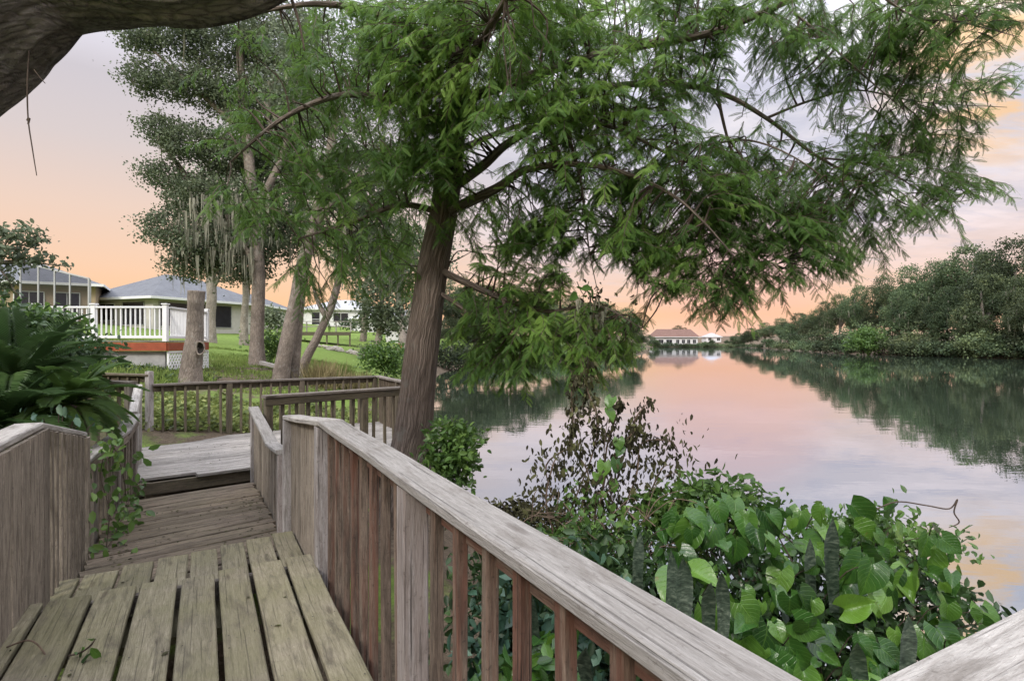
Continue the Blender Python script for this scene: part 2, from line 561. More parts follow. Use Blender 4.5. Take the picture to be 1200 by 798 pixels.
def water_mat():
    m, nt = new_mat('still_lake')
    tc = N(nt, 'TexCoord').outputs['Object']
    w1 = noise_(nt, scaled(nt, tc, (.5, 1.1, 1)), 1, 3, .5)
    w2 = noise_(nt, scaled(nt, tc, (2.2, 4.5, 1)), 1, 2, .5)
    patch = ramp(nt, noise_(nt, scaled(nt, tc, (.02, .045, 1)), 1, 3, .6), [(.42, .25), (.62, 1.)])
    h = math_(nt, 'MULTIPLY', math_(nt, 'ADD', w1, math_(nt, 'MULTIPLY', w2, .35)), patch)
    b = N(nt, 'Bump', Strength=.10, Distance=.05); L(nt, h, b.inputs['Height'])
    gl = N(nt, 'BsdfGlossy', Roughness=.008)
    gl.inputs['Color'].default_value = (.88, .90, .97, 1)
    df = N(nt, 'BsdfDiffuse'); df.inputs['Color'].default_value = (.05, .07, .045, 1)
    L(nt, b.outputs[0], gl.inputs['Normal'])
    lw = N(nt, 'LayerWeight', Blend=.5)
    f = ramp(nt, lw.outputs['Facing'], [(.0, .30), (.55, .60), (.85, .82), (1., .92)])
    mx = N(nt, 'MixShader'); L(nt, f, mx.inputs[0])
    L(nt, df.outputs[0], mx.inputs[1]); L(nt, gl.outputs[0], mx.inputs[2])
    o = N(nt, 'OutputMaterial'); L(nt, mx.outputs[0], o.inputs[0])
    return m


def shingle(name, c):
    m, nt = new_mat(name)
    tc = N(nt, 'TexCoord').outputs['Object']
    br = N(nt, 'TexBrick', Scale=1.0)
    br.inputs['Color1'].default_value = (*c, 1); br.inputs['Color2'].default_value = (*[x * .8 for x in c], 1)
    br.inputs['Mortar'].default_value = (*[x * .5 for x in c], 1)
    br.inputs['Brick Width'].default_value = .35; br.inputs['Row Height'].default_value = .14; br.inputs['Mortar Size'].default_value = .008
    L(nt, scaled(nt, tc, (1, 1, 2)), br.inputs['Vector'])
    n = noise_(nt, tc, 1.2, 5, .6)
    col = mixc(nt, ramp(nt, n, [(.4, 0.), (.7, .35)]), br.outputs['Color'], tuple(x * 1.3 for x in c))
    finish(nt, col, .85, br.outputs['Fac'], .02, .3, .2)
    return m


M['slate'] = shingle('slate_shingles', (.15, .16, .175))
M['brown_roof'] = shingle('brown_shingles', (.20, .125, .105))
M['pale_roof'] = shingle('pale_shingles', (.42, .43, .45))
M['tan'] = plain('tan_stucco', (.42, .33, .22), .9, .12, 3)
M['cream'] = plain('cream_stucco', (.52, .50, .46), .9, .1, 3)
M['stucco'] = plain('white_stucco', (.68, .68, .68), .9, .1, 3)


def screen_mat():
    m, nt = new_mat('insect_screen')
    d = N(nt, 'BsdfDiffuse'); d.inputs[0].default_value = (.03, .03, .04, 1)
    t = N(nt, 'BsdfTransparent')
    mx = N(nt, 'MixShader'); mx.inputs[0].default_value = .55
    L(nt, t.outputs[0], mx.inputs[1]); L(nt, d.outputs[0], mx.inputs[2])
    o = N(nt, 'OutputMaterial'); L(nt, mx.outputs[0], o.inputs[0])
    return m


M['screen'] = screen_mat()

# ------------------------------------------------------------------ the setting: terrain, lake
LAKE = np.array([(-1.2, 9.0), (-2.4, 14), (-3.4, 22), (-4.6, 32), (-5.6, 44), (-5.0, 54), (3, 64), (12, 82), (29, 122), (44, 180), (52, 232),
                 (62, 247), (84, 246), (96, 238), (90, 200), (77, 156), (70, 130), (66.6, 111), (69.5, 93), (71.5, 79), (79, 55), (88, 25), (98, -10), (95, -120), (6, -120),
                 (4.6, -10), (4.2, -2), (3.7, 1.2), (3.1, 2.6), (2.3, 3.6), (1.3, 4.4), (.3, 5.4), (-.5, 7.0)], float)


def lake_dist(P):
    """signed distance to the lake outline, negative over the water"""
    A = LAKE; B = np.roll(LAKE, -1, 0)
    d = np.full(len(P), 1e9); ins = np.zeros(len(P), bool)
    for a, b in zip(A, B):
        ab = b - a
        t = np.clip(((P - a) @ ab) / (ab @ ab), 0, 1)
        d = np.minimum(d, np.linalg.norm(P - a - t[:, None] * ab, axis=1))
        c = ((a[1] > P[:, 1]) != (b[1] > P[:, 1]))
        with np.errstate(divide='ignore', invalid='ignore'):
            xi = (b[0] - a[0]) * (P[:, 1] - a[1]) / (b[1] - a[1] + 1e-12) + a[0]
        ins ^= c & (P[:, 0] < xi)
    return np.where(ins, -d, d)


def height(P):
    P = np.asarray(P, float)
    d = lake_dist(P)
    x, y = P[:, 0], P[:, 1]
    h = 1.0 * (1 - np.exp(-np.maximum(d, 0) / 3)) + .105 * np.clip(d, 0, 40) + .02 * np.clip(d - 40, 0, 400)
    # low ground under the walk
    k = 1 / (1 + np.exp((y - 9.3 - .28 * (x + 3)) * 1.6))
    k *= 1 / (1 + np.exp(-(x + 6.5) * 1.2))
    h = h * (1 - k) + np.minimum(h, .42 + .03 * d) * k
    far = 1 / (1 + np.exp((140 - y) / 8)) * (x < 60) + (x > 40)
    h = h * (1 - .35 * np.clip(far, 0, 1))
    return np.where(d > 0, h, np.maximum(-1.2, d * .35))


def gz(x, y):
    return float(height(np.array([[x, y]]))[0])


def terrain():
    xs = np.concatenate([np.linspace(-420, -60, 40)[:-1], np.linspace(-60, -12, 60)[:-1], np.linspace(-12, 8, 90)[:-1], np.linspace(8, 110, 70)[:-1], np.linspace(110, 480, 30)])
    ys = np.concatenate([np.linspace(-150, -4, 24)[:-1], np.linspace(-4, 16, 90)[:-1], np.linspace(16, 70, 90)[:-1], np.linspace(70, 260, 80)[:-1], np.linspace(260, 650, 24)])
    X, Y = np.meshgrid(xs, ys)
    P = np.stack([X.ravel(), Y.ravel()], 1)
    h = height(P)
    wob = np.array([mnoise.noise(Vector((p[0] * .25, p[1] * .25, 0))) for p in P]) * .12
    wob2 = np.array([mnoise.noise(Vector((p[0] * 1.1, p[1] * 1.1, 5))) for p in P]) * .04
    h = h + np.where(h > .15, wob + wob2, 0)
    nx, ny = len(xs), len(ys)
    idx = np.arange(nx * ny).reshape(ny, nx)
    Fc = np.stack([idx[:-1, :-1].ravel(), idx[:-1, 1:].ravel(), idx[1:, 1:].ravel(), idx[1:, :-1].ravel()], 1)
    o = mesh_np('ground', np.column_stack([P, h]), Fc, ground_mat(), smooth=True)
    d = lake_dist(P)
    soil = np.clip(1.15 - d / 2.2, 0, 1)
    for (tx, ty, r, w) in ((-9.8, 22, 3.2, .75), (-8.2, 20.5, 3.4, .8), (-8.0, 17, 3.2, .75), (-7.3, 14.5, 2.4, .7), (-11, 56, 5, .6), (-8, 50, 6, .9), (-3, 8, 5, .7), (1, 2, 5, .9)):
        soil = np.maximum(soil, w * np.exp(-((P[:, 0] - tx) ** 2 + (P[:, 1] - ty) ** 2) / r ** 2))
    soil = np.where((P[:, 0] > 45) & (P[:, 1] > 10), .95, soil)
    a = o.data.attributes.new('soil', 'FLOAT', 'POINT'); a.data.foreach_set('value', soil.astype(np.float32))
    tag(o, kind='structure')


terrain()
w = MB()
w.add([(-700, -200, 0), (900, -200, 0), (900, 900, 0), (-700, 900, 0)], [[0, 1, 2, 3]])
tag(w.build('water', water_mat()), kind='structure')

# ------------------------------------------------------------------ the boardwalk
def boards(poly, u, pitch, z, gap, th=.038, off=0., end=.012, warp=.003, mb=None):
    """planks laid along u that fill the outline"""
    mb = mb or MB()
    u = Vector((u[0], u[1])).normalized()
    v = Vector((-u[1], u[0]))
    pts = [Vector((p[0], p[1])) for p in poly]
    vs = [p.dot(v) for p in pts]
    k = min(vs) + off + pitch / 2
    while k < max(vs) - pitch * .2:
        lo = hi = None
        xs = []
        for dk in (-.3, .3):
            kk = k + dk * pitch
            c = []
            for a, b in zip(pts, pts[1:] + pts[:1]):
                va, vb = a.dot(v) - kk, b.dot(v) - kk
                if va * vb < 0:
                    q = va / (va - vb)
                    c.append((a + (b - a) * q).dot(u))
            if len(c) >= 2: xs.append((min(c), max(c)))
        if len(xs) == 2:
            lo, hi = (xs[0][0] + xs[1][0]) / 2, (xs[0][1] + xs[1][1]) / 2
            if hi - lo > .1:
                lo -= random.uniform(-end, end); hi += random.uniform(-end, end)
                p0, p1 = u * lo + v * k, u * hi + v * k
                dz = random.uniform(-.004, .004)
                mb.beam((p0.x, p0.y, z - th / 2 + dz), (p1.x, p1.y, z - th / 2 + random.uniform(-.004, .004)), pitch - gap * random.uniform(.75, 1.2), th, ch=.005, seg=max(2, int((hi - lo) / .35)), warp=warp)
        k += pitch
    return mb


def path_poly(pts): return [pf(s, t, 0).xy for s, t in pts]


walk = empty('boardwalk', pf(0, 2, 2.0), 'weathered wooden boardwalk stepping down from mossy near planks to the square platform', 'boardwalk')
D1, D1b, D2, D3 = 1.37, 1.54, 1.69, 1.57
dirw = (-SA, CA)
u48 = (.747, .665)
u51 = (.777, .629)
# near planks: widths measured one by one
mb = MB()
edges = [-.99, -.737, -.527, -.327, -.124, .0636, .245, .439, .615]
for i, (a, b) in enumerate(zip(edges[:-1], edges[1:])):
    e = 3.83 + random.uniform(-.035, .03)
    dz = random.uniform(-.003, .003)
    mb.beam(pf((a + b) / 2, -1.6, D1 + .019 + dz), pf((a + b) / 2, e, D1 + .019 - dz), b - a - random.uniform(.02, .026), .038, ch=.006, seg=14, warp=.006)
pl = path_poly([(.64, -1.6), (.64, .34), (2.6, .34), (2.6, -1.6)])
boards(pl, dirw, .19, CZ - D1, .015, mb=mb)
mb.build('upper_deck', M['deck'], walk)
mb = MB()
for i, (a, b) in enumerate(zip(edges[:-1], edges[1:])):
    m_ = (a + b) / 2 + .03
    e = 4.80 + .235 * m_ + random.uniform(-.015, .015)
    mb.beam(pf(m_, 3.45, D1b + .019), pf(m_, e, D1b + .019 + random.uniform(-.004, .004)), b - a - random.uniform(.016, .024), .038, ch=.005, seg=5, warp=.005)
mb.build('lower_step', M['deck'], walk)
boards(path_poly([(-.80, 4.50), (.60, 4.84), (.50, 7.6), (-.80, 7.3)]), u48, .132, CZ - D2, .012, mb=None, end=.02, warp=.005).build('ramp', M['ramp'], walk)
PLAT = [(-4.27, 6.38), (-3.3, 7.19), (-3.01, 6.98), (-1.40, 8.71), (-2.63, 11.2), (-5.75, 8.92)]
boards(PLAT, u51, .135, CZ - D3, .008, warp=.004).build('platform_deck', M['platform'], walk)
boards([(-4.85, 7.25), (-5.72, 8.95), (-9.3, 9.95), (-8.3, 8.55)], (-.67, .74), .14, CZ - D3, .012).build('side_deck', M['platform'], walk)
mb = MB()
for p, q in ((pf(-.97, 3.8, D1 + .10), pf(.63, 3.8, D1 + .10)),):
    mb.beam(p, q, .038, .12)
mb.build('riser', M['cap_dark'], walk)
mb = MB()
def edge(p, q, z, h=.14):
    mb.beam((p[0], p[1], z - .045 - h / 2), (q[0], q[1], z - .045 - h / 2), .038, h)
zp = CZ - D3
for a, b in zip(PLAT, PLAT[1:] + PLAT[:1]):
    edge(a, b, zp)
for s in (-.76, .58):
    mb.beam(pf(s, 4.75, D2 + .12), pf(s, 6.9, D2 + .12), .038, .14)
for s in (-.9, 0, .58):
    mb.beam(pf(s, -1.5, D1 + .11), pf(s, 3.75, D1 + .11), .038, .14)
mb.build('joist_frame', M['back'], walk)
for (x, y) in [(-4.2, 6.5), (-1.45, 8.7), (-2.63, 11.1), (-5.7, 8.9), (-3.2, 7.2)]:
    g = gz(x, y)
    MB().beam((x, y, g - .3), (x, y, zp - .05), .09, .09, up=(0, 1, 0)).build('piling', M['back'], walk)
for s, t, D in [(-.9, 3.6, D1), (.58, 3.6, D1), (-.9, 1.5, D1), (.58, 1.5, D1), (.58, 5, D2), (-.76, 5, D2)]:
    p = pf(s, t, D + .05)
    MB().beam((p.x, p.y, gz(p.x, p.y) - .3), p, .09, .09, up=(0, 1, 0)).build('piling', M['back'], walk)


def railing(label, pts, zb, posts, spacing, capw=.14, capm='cap', bm='rail', pm='post', bw=.038, bd=.036, sub=True, inset=0., skip=.05, capth=.038, jit=.015, post_extra=0., post_in=0., subm=None, alt=None, group='weathered wooden railings along the boardwalk'):
    """pts: cap-top centre line; zb: height where the balusters end; posts: distances along the rail"""
    root = empty('railing', pts[0], label, 'railing', group)
    P = [Vector(p) for p in pts]
    cum = [0]
    for a, b in zip(P, P[1:]): cum.append(cum[-1] + (b - a).length)
    tot = cum[-1]
    zb = zb if isinstance(zb, (list, tuple)) else [zb] * len(P)
    def where(x):
        for i in range(len(P) - 1):
            if x <= cum[i + 1] + 1e-6 or i == len(P) - 2:
                q = (x - cum[i]) / (cum[i + 1] - cum[i])
                return P[i] + (P[i + 1] - P[i]) * q, (P[i + 1] - P[i]), zb[i] + (zb[i + 1] - zb[i]) * q
    mats = lambda k: M[k]
    cm = MB(); sm = MB()
    for a, b in zip(P, P[1:]):
        d = (b - a).normalized()
        o = Vector((0, 0, capth / 2))
        cm.beam(a - o - d * .01, b - o + d * .01, capw, capth, ch=.007, seg=max(2, int((b - a).length / .25)), warp=.006)
        if sub:
            sd = d.cross(Vector((0, 0, 1))).normalized() * (inset + .032)
            o2 = Vector((0, 0, capth + .047))
            sm.beam(a - o2 + sd, b - o2 + sd, .036, .09)
    cm.build('cap_rail', M[capm], root)
    if sub: sm.build('under_rail', M[subm or bm], root)
    for x in posts:
        p, d, z = where(x)
        d.z = 0; d.normalize()
        p = p + d.cross(Vector((0, 0, 1))) * post_in
        MB().beam((p.x, p.y, z - .25), (p.x, p.y, p.z - capth - .002 + post_extra), .089, .089, up=d, ch=.006, seg=4, warp=.004).build('post', M[pm], root)
    x = skip
    while x < tot - skip * .5:
        if all(abs(x - q) > .045 + bw * .55 for q in posts):
            p, d, z = where(x)
            d.z = 0; d.normalize()
            sd = d.cross(Vector((0, 0, 1))) * (-inset)
            bmk, bwk = (alt[1], alt[2]) if alt and x > alt[0] else (bm, bw)
            lean = d * random.uniform(-.008, .008)
            MB().beam(Vector((p.x, p.y, z + random.uniform(-.03, .02))) + sd + lean, Vector((p.x, p.y, p.z - capth - .004)) + sd, bd, bwk, up=d, ch=.004, seg=4, warp=.005).build('baluster', M[bmk], root)
        x += (alt[3] if alt and x > alt[0] else spacing) + random.uniform(-jit, jit)
    return root


S_R = .668
r = railing('long silver capped railing right of the near mossy planks', [pf(S_R, .40, .47), pf(S_R, 3.5, .47), pf(S_R - .01, 5.22, .635)],
            [CZ - 1.62, CZ - 1.62, CZ - 1.85], [1.53, 3.25, 4.79], .19, inset=-.002, post_in=-.024, alt=(3.45, 'board', .078, .093))
railing('silver capped railing cutting the bottom right corner of the view', [pf(.60, .39, .47), pf(2.6, .39, .465)], CZ - 1.62, [.05, 1.3], .19)
railing('short dipping railing right of the lower ramp, boarded close', [pf(.61, 5.36, .95), pf(.605, 6.3, 1.03), (-3.22, 7.1, CZ - .81)],
        CZ - 1.83, [.03, 2.36], .105, bm='board', bw=.085, bd=.03, capw=.12)
railing('dark capped railing along the front of the platform, ending behind the leaning cypress', [(-3.03, 6.96, CZ - .66), (-1.40, 8.71, CZ - .67)], zp - .12, [.05, 1.4, 2.35], .17, capm='cap_dark', bm='back', pm='back', capw=.12)
railing('short railing on the water side of the platform, partly behind the cypress trunk', [(-1.40, 8.77, CZ - .67), (-2.63, 11.18, CZ - .67)], zp - .12, [1.3], .12, capm='cap_dark', bm='ramp', pm='back', capw=.12)
railing('long dark capped railing across the back of the platform before the bank', [(-2.65, 11.2, CZ - .67), (-5.66, 8.98, CZ - .67)], zp - .12, [.05, 1.45, 2.65], .16, capm='cap_dark', bm='back', pm='back', capw=.10)
railing('near left railing of wide grey brown boards sloping down beside the steps', [pf(-.89, -1.2, .47), pf(-.89, 4.2, .47), pf(-.90, 5.66, .735)],
        [CZ - 1.60, CZ - 1.60, CZ - 1.85], [1.2, 3.3, 6.83], .150, bm='board', pm='board', bw=.135, bd=.03, inset=-.07, sub=False, post_in=.05, alt=(5.45, 'board', .040, .135))
railing('lower left railing overgrown with a leafy vine beside the ramp', [(-3.47, 4.5, CZ - .97), (-4.10, 6.0, CZ - .93), (-4.32, 6.5, CZ - .83)], CZ - 1.85, [.45, 1.3, 2.1], .15, bm='board', pm='cap_dark')
railing('narrow pale railing between the ramp and the left side walk', [(-4.34, 6.52, CZ - .80), (-4.86, 7.4, CZ - .56)], zp - .12, [.95], .13, bm='cap', pm='cap', capw=.09)
railing('front railing of the left side walk behind the cycad', [(-4.93, 7.4, CZ - .52), (-8.2, 8.55, CZ - .52)], zp - .12, [.06, 1.7], .2, capm='cap_dark', bm='back', pm='cap_dark', capw=.11)
railing('rear railing of the left side walk ending in the tall corner post', [(-5.72, 9.0, CZ - .52), (-9.2, 10.0, CZ - .5)], zp - .12, [.02, 1.8], .2, capm='back', bm='back', pm='post', capw=.11, post_extra=.085)

# ------------------------------------------------------------------ tree building
def crown_leaves(lv, lobes, n, size, tpl=KITE, clump=18, spread=.32, shell=.55, droop=.3, flat=1.0):
    """leaf clumps through the volume of lobes [(centre, radii)]; more of them towards the skin"""
    vol = np.array([r[0] * r[1] * r[2] for c, r in lobes]) ** .66
    nc = max(1, n // clump)
    k = RNG.choice(len(lobes), nc, p=vol / vol.sum())
    C = np.array([tuple(c) for c, r in lobes])[k]; R = np.array([tuple(r) for c, r in lobes])[k]
    d = rdir(nc)
    rad = shell + (1 - shell) * RNG.random(nc) ** .5
    rad *= 1 + .34 * np.array([mnoise.noise(Vector(x * 2.3 + kk * 3.7)) for x, kk in zip(d, k)])
    cp = C + d * R * rad[:, None]
    pos = np.repeat(cp, clump, 0) + RNG.normal(size=(nc * clump, 3)) * spread * np.array([1, 1, .6 * flat])
    N_ = len(pos)
    yd = nrm(rdir(N_) + np.array([0, 0, -droop]))
    zd = nrm(rdir(N_) + np.array([0, 0, .8]))
    tint = np.clip(np.repeat(RNG.random(nc), clump) * .55 + RNG.random(N_) * .45, 0, 1)
    lv.add(tpl, pos, yd, zd, size * (.65 + .7 * RNG.random(N_)), tint)
    return cp


def hang_moss(lv, pts, lo, hi, wid=1.0):
    n = len(pts)
    k = RNG.integers(0, len(MOSS), n)
    ln = lo + (hi - lo) * RNG.random(n) ** 2
    for i in range(len(MOSS)):
        s = k == i
        if s.sum() == 0: continue
        m = s.sum()
        yd = np.tile(np.array([[0, 0, -1.]]), (m, 1)) + RNG.normal(size=(m, 3)) * .02
        lv.add(MOSS[i], pts[s], yd, rdir(m), np.stack([wid * (.6 + .8 * RNG.random(m)), ln[s], wid * (.6 + .8 * RNG.random(m))], 1))


# ---- the bald cypress
cyp = empty('cypress_tree', at(485, 640, 6.4), 'large bald cypress with feathery drooping foliage and leaning brown trunk beside the boardwalk', 'tree')
tp = [Vector((-1.32, 6.4, -.3)), Vector((-1.24, 6.4, .5)), at(484, 510, 6.4), at(493, 420, 6.4), at(508, 310, 6.42), at(521, 240, 6.45), at(531, 150, 6.5), at(540, 40, 6.55), at(548, -100, 6.6), at(560, -330, 6.6)]
tr = [.40, .29, .212, .196, .17, .152, .145, .12, .09, .04]
MB().tube(tp, tr, 80, .06, ridge=8, sub=18, amp=1.0).build('trunk', M['cyp_bark'], cyp, True)
LIMBS = [
    [(524, 225, 6.4, .085), (565, 195, 6.2, .075), (600, 165, 6.0, .06), (660, 140, 5.8, .045), (720, 150, 5.6, .03), (800, 190, 5.4, .015)],
    [(520, 250, 6.4, .09), (580, 222, 6.1, .07), (620, 198, 5.8, .055), (700, 195, 5.4, .035), (790, 230, 5.2, .02), (860, 300, 5.1, .008)],
    [(534, 120, 6.5, .09), (620, 90, 6.0, .075), (720, 60, 5.7, .06), (830, 40, 5.4, .05), (905, 10, 5.3, .04), (1000, -30, 5.2, .02)],
    [(533, 140, 6.5, .08), (650, 112, 6.4, .06), (760, 98, 6.3, .05), (840, 108, 6.2, .04), (900, 140, 6.1, .03), (960, 185, 6.0, .022), (1040, 225, 6.0, .01)],
    [(900, 138, 6.1, .022), (950, 118, 6.1, .018), (1005, 106, 6.1, .013), (1080, 120, 6.1, .009), (1180, 126, 6.1, .004)],
    [(930, 15, 5.3, .02), (965, 45, 5.4, .016), (1000, 78, 5.5, .012), (1060, 130, 5.6, .006)],
    [(1000, -30, 5.2, .02), (1070, 20, 5.2, .013), (1120, 25, 5.2, .01), (1195, 44, 5.2, .004)],
    [(512, 315, 6.4, .06), (560, 338, 6.1, .05), (590, 350, 5.9, .04), (640, 365, 5.75, .028), (700, 358, 5.6, .016), (752, 385, 5.5, .006)],
    [(590, 350, 5.9, .03), (600, 385, 5.85, .02), (640, 400, 5.8, .008)],
    [(530, 150, 6.5, .08), (470, 120, 6.1, .06), (400, 112, 5.8, .045), (330, 140, 5.6, .03), (270, 190, 5.5, .012)],
    [(520, 250, 6.4, .06), (470, 240, 6.3, .045), (420, 258, 6.2, .03), (350, 280, 6.1, .012)],
    [(538, 60, 6.5, .08), (450, 20, 6.2, .06), (370, 5, 5.9, .04), (280, 20, 5.8, .016)],
    [(536, 100, 6.5, .07), (570, 40, 5.4, .05), (610, -30, 4.6, .03), (640, -60, 4.2, .012)],
    [(528, 180, 6.5, .06), (600, 150, 7.6, .045), (680, 130, 8.4, .03), (760, 160, 9.0, .012)],
    [(524, 200, 6.5, .05), (440, 180, 7.4, .035), (380, 200, 8.0, .012)],
    [(840, 108, 6.2, .03), (855, 170, 6.1, .02), (885, 240, 6.0, .014), (910, 310, 5.9, .005)],
    [(760, 98, 6.3, .03), (790, 150, 6.1, .022), (800, 220, 5.9, .015), (830, 310, 5.8, .005)],
    [(830, 170, 5.8, .02), (880, 165, 5.7, .014), (940, 190, 5.6, .010), (1000, 240, 5.6, .004)],
    [(960, 185, 6.0, .016), (1030, 196, 6.0, .012), (1100, 235, 6.0, .008), (1150, 232, 6.0, .003)],
    [(660, 140, 5.8, .03), (680, 210, 5.7, .02), (690, 290, 5.6, .010), (700, 340, 5.55, .004)],
    [(510, 340, 6.35, .04), (550, 370, 6.3, .03), (570, 420, 6.25, .01)],
]
nodes = []
lb = MB()
for l in LIMBS:
    P, R = smooth([at(*p[:3]) for p in l], [p[3] for p in l], 7)
    lb.tube([at(*p[:3]) for p in l], [p[3] * .72 for p in l], 9, .08)
    nodes += list(zip(P, R))
NP = np.array([tuple(p) for p, r_ in nodes])
# foliage masses, as drooping sprays: centre, half sizes, number, depth range
BLOBS = [
    (320, 110, 75, 80, 20, 5.2, 6.6), (300, 200, 60, 60, 17, 5.2, 6.4), (335, 265, 55, 50, 20, 5.5, 6.6), (420, 60, 80, 65, 60, 5.4, 7.2),
    (420, 170, 85, 85, 85, 5.4, 7.4), (440, 265, 65, 60, 50, 5.8, 7.2), (540, 60, 90, 70, 90, 4.8, 7.4), (500, 160, 60, 80, 46, 5.4, 6.2),
    (380, 320, 45, 30, 14, 5.8, 6.6), (480, 310, 30, 40, 9, 6.6, 7.4),
    (640, 60, 85, 70, 88, 4.8, 7.6), (640, 145, 75, 40, 52, 5.0, 6.6), (740, 70, 80, 75, 78, 5.0, 7.2), (720, 170, 85, 60, 76, 5.0, 7.0), (640, 235, 65, 40, 26, 5.3, 6.4),
    (560, 270, 40, 50, 16, 6.0, 6.8), (620, 305, 50, 40, 22, 5.6, 6.6), (700, 270, 60, 45, 40, 5.2, 6.2), (790, 250, 65, 60, 60, 5.0, 6.4), (780, 310, 50, 45, 30, 5.2, 6.2),
    (850, 300, 50, 55, 40, 5.2, 6.3), (830, 220, 60, 50, 38, 5.2, 6.4), (850, 350, 20, 22, 8, 5.3, 5.9), (820, 90, 35, 50, 20, 5.6, 6.6), (820, 20, 60, 35, 30, 5.0, 6.2),
    (920, 300, 50, 40, 30, 5.4, 6.2), (930, 240, 60, 45, 34, 5.4, 6.4), (990, 265, 60, 38, 26, 5.5, 6.3), (1000, 200, 55, 40, 24, 5.5, 6.3), (1080, 235, 60, 28, 20, 5.6, 6.3),
    (930, 30, 60, 40, 28, 5.0, 6.0), (960, 90, 50, 35, 24, 5.4, 6.2), (1040, 80, 50, 40, 22, 5.4, 6.2), (1050, 20, 60, 25, 22, 5.0, 5.6), (1110, 60, 45, 28, 10, 5.0, 5.8), (1150, 25, 45, 22, 14, 5.0, 5.6),
    (1060, 135, 45, 22, 12, 5.8, 6.3), (1130, 128, 55, 12, 9, 5.9, 6.3), (1110, 165, 40, 25, 9, 5.8, 6.3), (1060, 185, 40, 25, 10, 5.8, 6.3), (880, 180, 40, 40, 14, 5.6, 6.4),
    (525, 90, 40, 70, 40, 5.4, 6.2), (515, 190, 40, 45, 24, 5.6, 6.2), (480, 60, 70, 50, 40, 5.2, 6.2), (590, 20, 70, 30, 40, 4.8, 6.4),
    (590, 385, 45, 40, 26, 5.7, 6.2), (650, 400, 50, 40, 40, 5.5, 6.1), (710, 395, 40, 35, 28, 5.4, 6.0), (560, 350, 30, 30, 12, 6.0, 6.5), (640, 350, 40, 20, 10, 5.6, 6.1), (600, 420, 40, 22, 14, 5.7, 6.2),
]
tw = MB()
fr_pos, fr_y, fr_z, fr_s, fr_t = [], [], [], [], []


def spray(p, out, length, ntw, tone, tip=.104):
    """a thin drooping twig with cypress branchlets on both sides"""
    d = Vector(out)
    pts = [p]
    q = p.copy()
    for i in range(4):
        d = (d + Vector((0, 0, -.22)) + Vector((random.gauss(0, .12), random.gauss(0, .12), random.gauss(0, .08)))).normalized()
        q = q + d * (length / 4)
        pts.append(q.copy())
    P, R = smooth(pts, [.005, .004, .003, .002, .001], 3)
    tw.tube(pts, [.006, .005, .004, .003, .0015], 3, sub=1)
    n = len(P)
    for k in range(ntw):
        x = (k + random.random()) / ntw * (n - 1.01)
        i = int(x)
        b = P[i].lerp(P[i + 1], x - i)
        T = (P[i + 1] - P[i]).normalized()
        sd = T.cross(Vector((0, 0, 1)))
        if sd.length < .05: sd = Vector((1, 0, 0))
        sd.normalize()
        s = 1 if k % 2 else -1
        y = (T * .55 + sd * s * .75 + Vector((random.gauss(0, .3), random.gauss(0, .3), -.42 + random.gauss(0, .3)))).normalized()
        fr_pos.append(tuple(b)); fr_y.append(tuple(y))
        fr_z.append((random.gauss(0, .6), random.gauss(0, .6) - .3, 1))
        fr_s.append(tip * random.uniform(.7, 1.25))
        fr_t.append(min(1, max(0, tone + random.gauss(0, .16))))


for (cx, cy, rx, ry, n, y0, y1) in BLOBS:
    n = int(n * (1.75 if cx < 480 else 2.3 if cx < 800 else 2.5))
    for i in range(n):
        while True:
            a, b = random.uniform(-1, 1), random.uniform(-1, 1)
            if a * a + b * b < 1: break
        p = at(cx + a * rx, cy + b * ry - 14, random.uniform(y0, y1))
        j = int(np.argmin(np.linalg.norm(NP - np.array(p), axis=1)))
        o = nodes[j][0]
        base = p
        out = (p - o)
        dist = out.length
        if dist > .18 and random.random() < .26:
            mid = o.lerp(p, .5) + Vector((0, 0, .08 * dist)) + Vector((random.gauss(0, .05), random.gauss(0, .05), random.gauss(0, .05)))
            tw.tube([o, mid, p], [min(.014, nodes[j][1] * .6), .007, .004], 4, sub=4)
        out.z *= .4
        out = out.normalized() if out.length > .02 else Vector((1, 0, 0))
        out = (out + Vector((random.gauss(0, .5), random.gauss(0, .5), random.gauss(0, .15)))).normalized()
        spray(p, out, random.uniform(.28, .5), random.randint(20, 30), (random.uniform(.0, .5) if cx < 440 else random.uniform(.0, .5) if cx > 800 else random.uniform(.12, .8)) + (.12 if cy < 200 and 400 < cx < 780 else .12 if cy > 340 else 0))

lv = Leaves()
lv.add(FROND, np.array(fr_pos), np.array(fr_y), np.array(fr_z), np.array(fr_s), np.array(fr_t))
crown = lv.build('crown', M['cyp'], cyp)
for l_, nm in ((lb, 'limbs'), (tw, 'twigs')):
    pass
lb.build('limb', M['cyp_bark'], cyp, True)
tw.build('twig', M['twig'], cyp)
# a tassel of brown dried vine hanging in the low bough
ms = Leaves()
p = np.array([tuple(at(random.gauss(690, 9), random.uniform(345, 420), 5.5 + random.gauss(0, .05))) for i in range(45)])
hang_moss(ms, p, .15, .45, .4)
ms.build('moss_clumps', M['moss'], cyp)

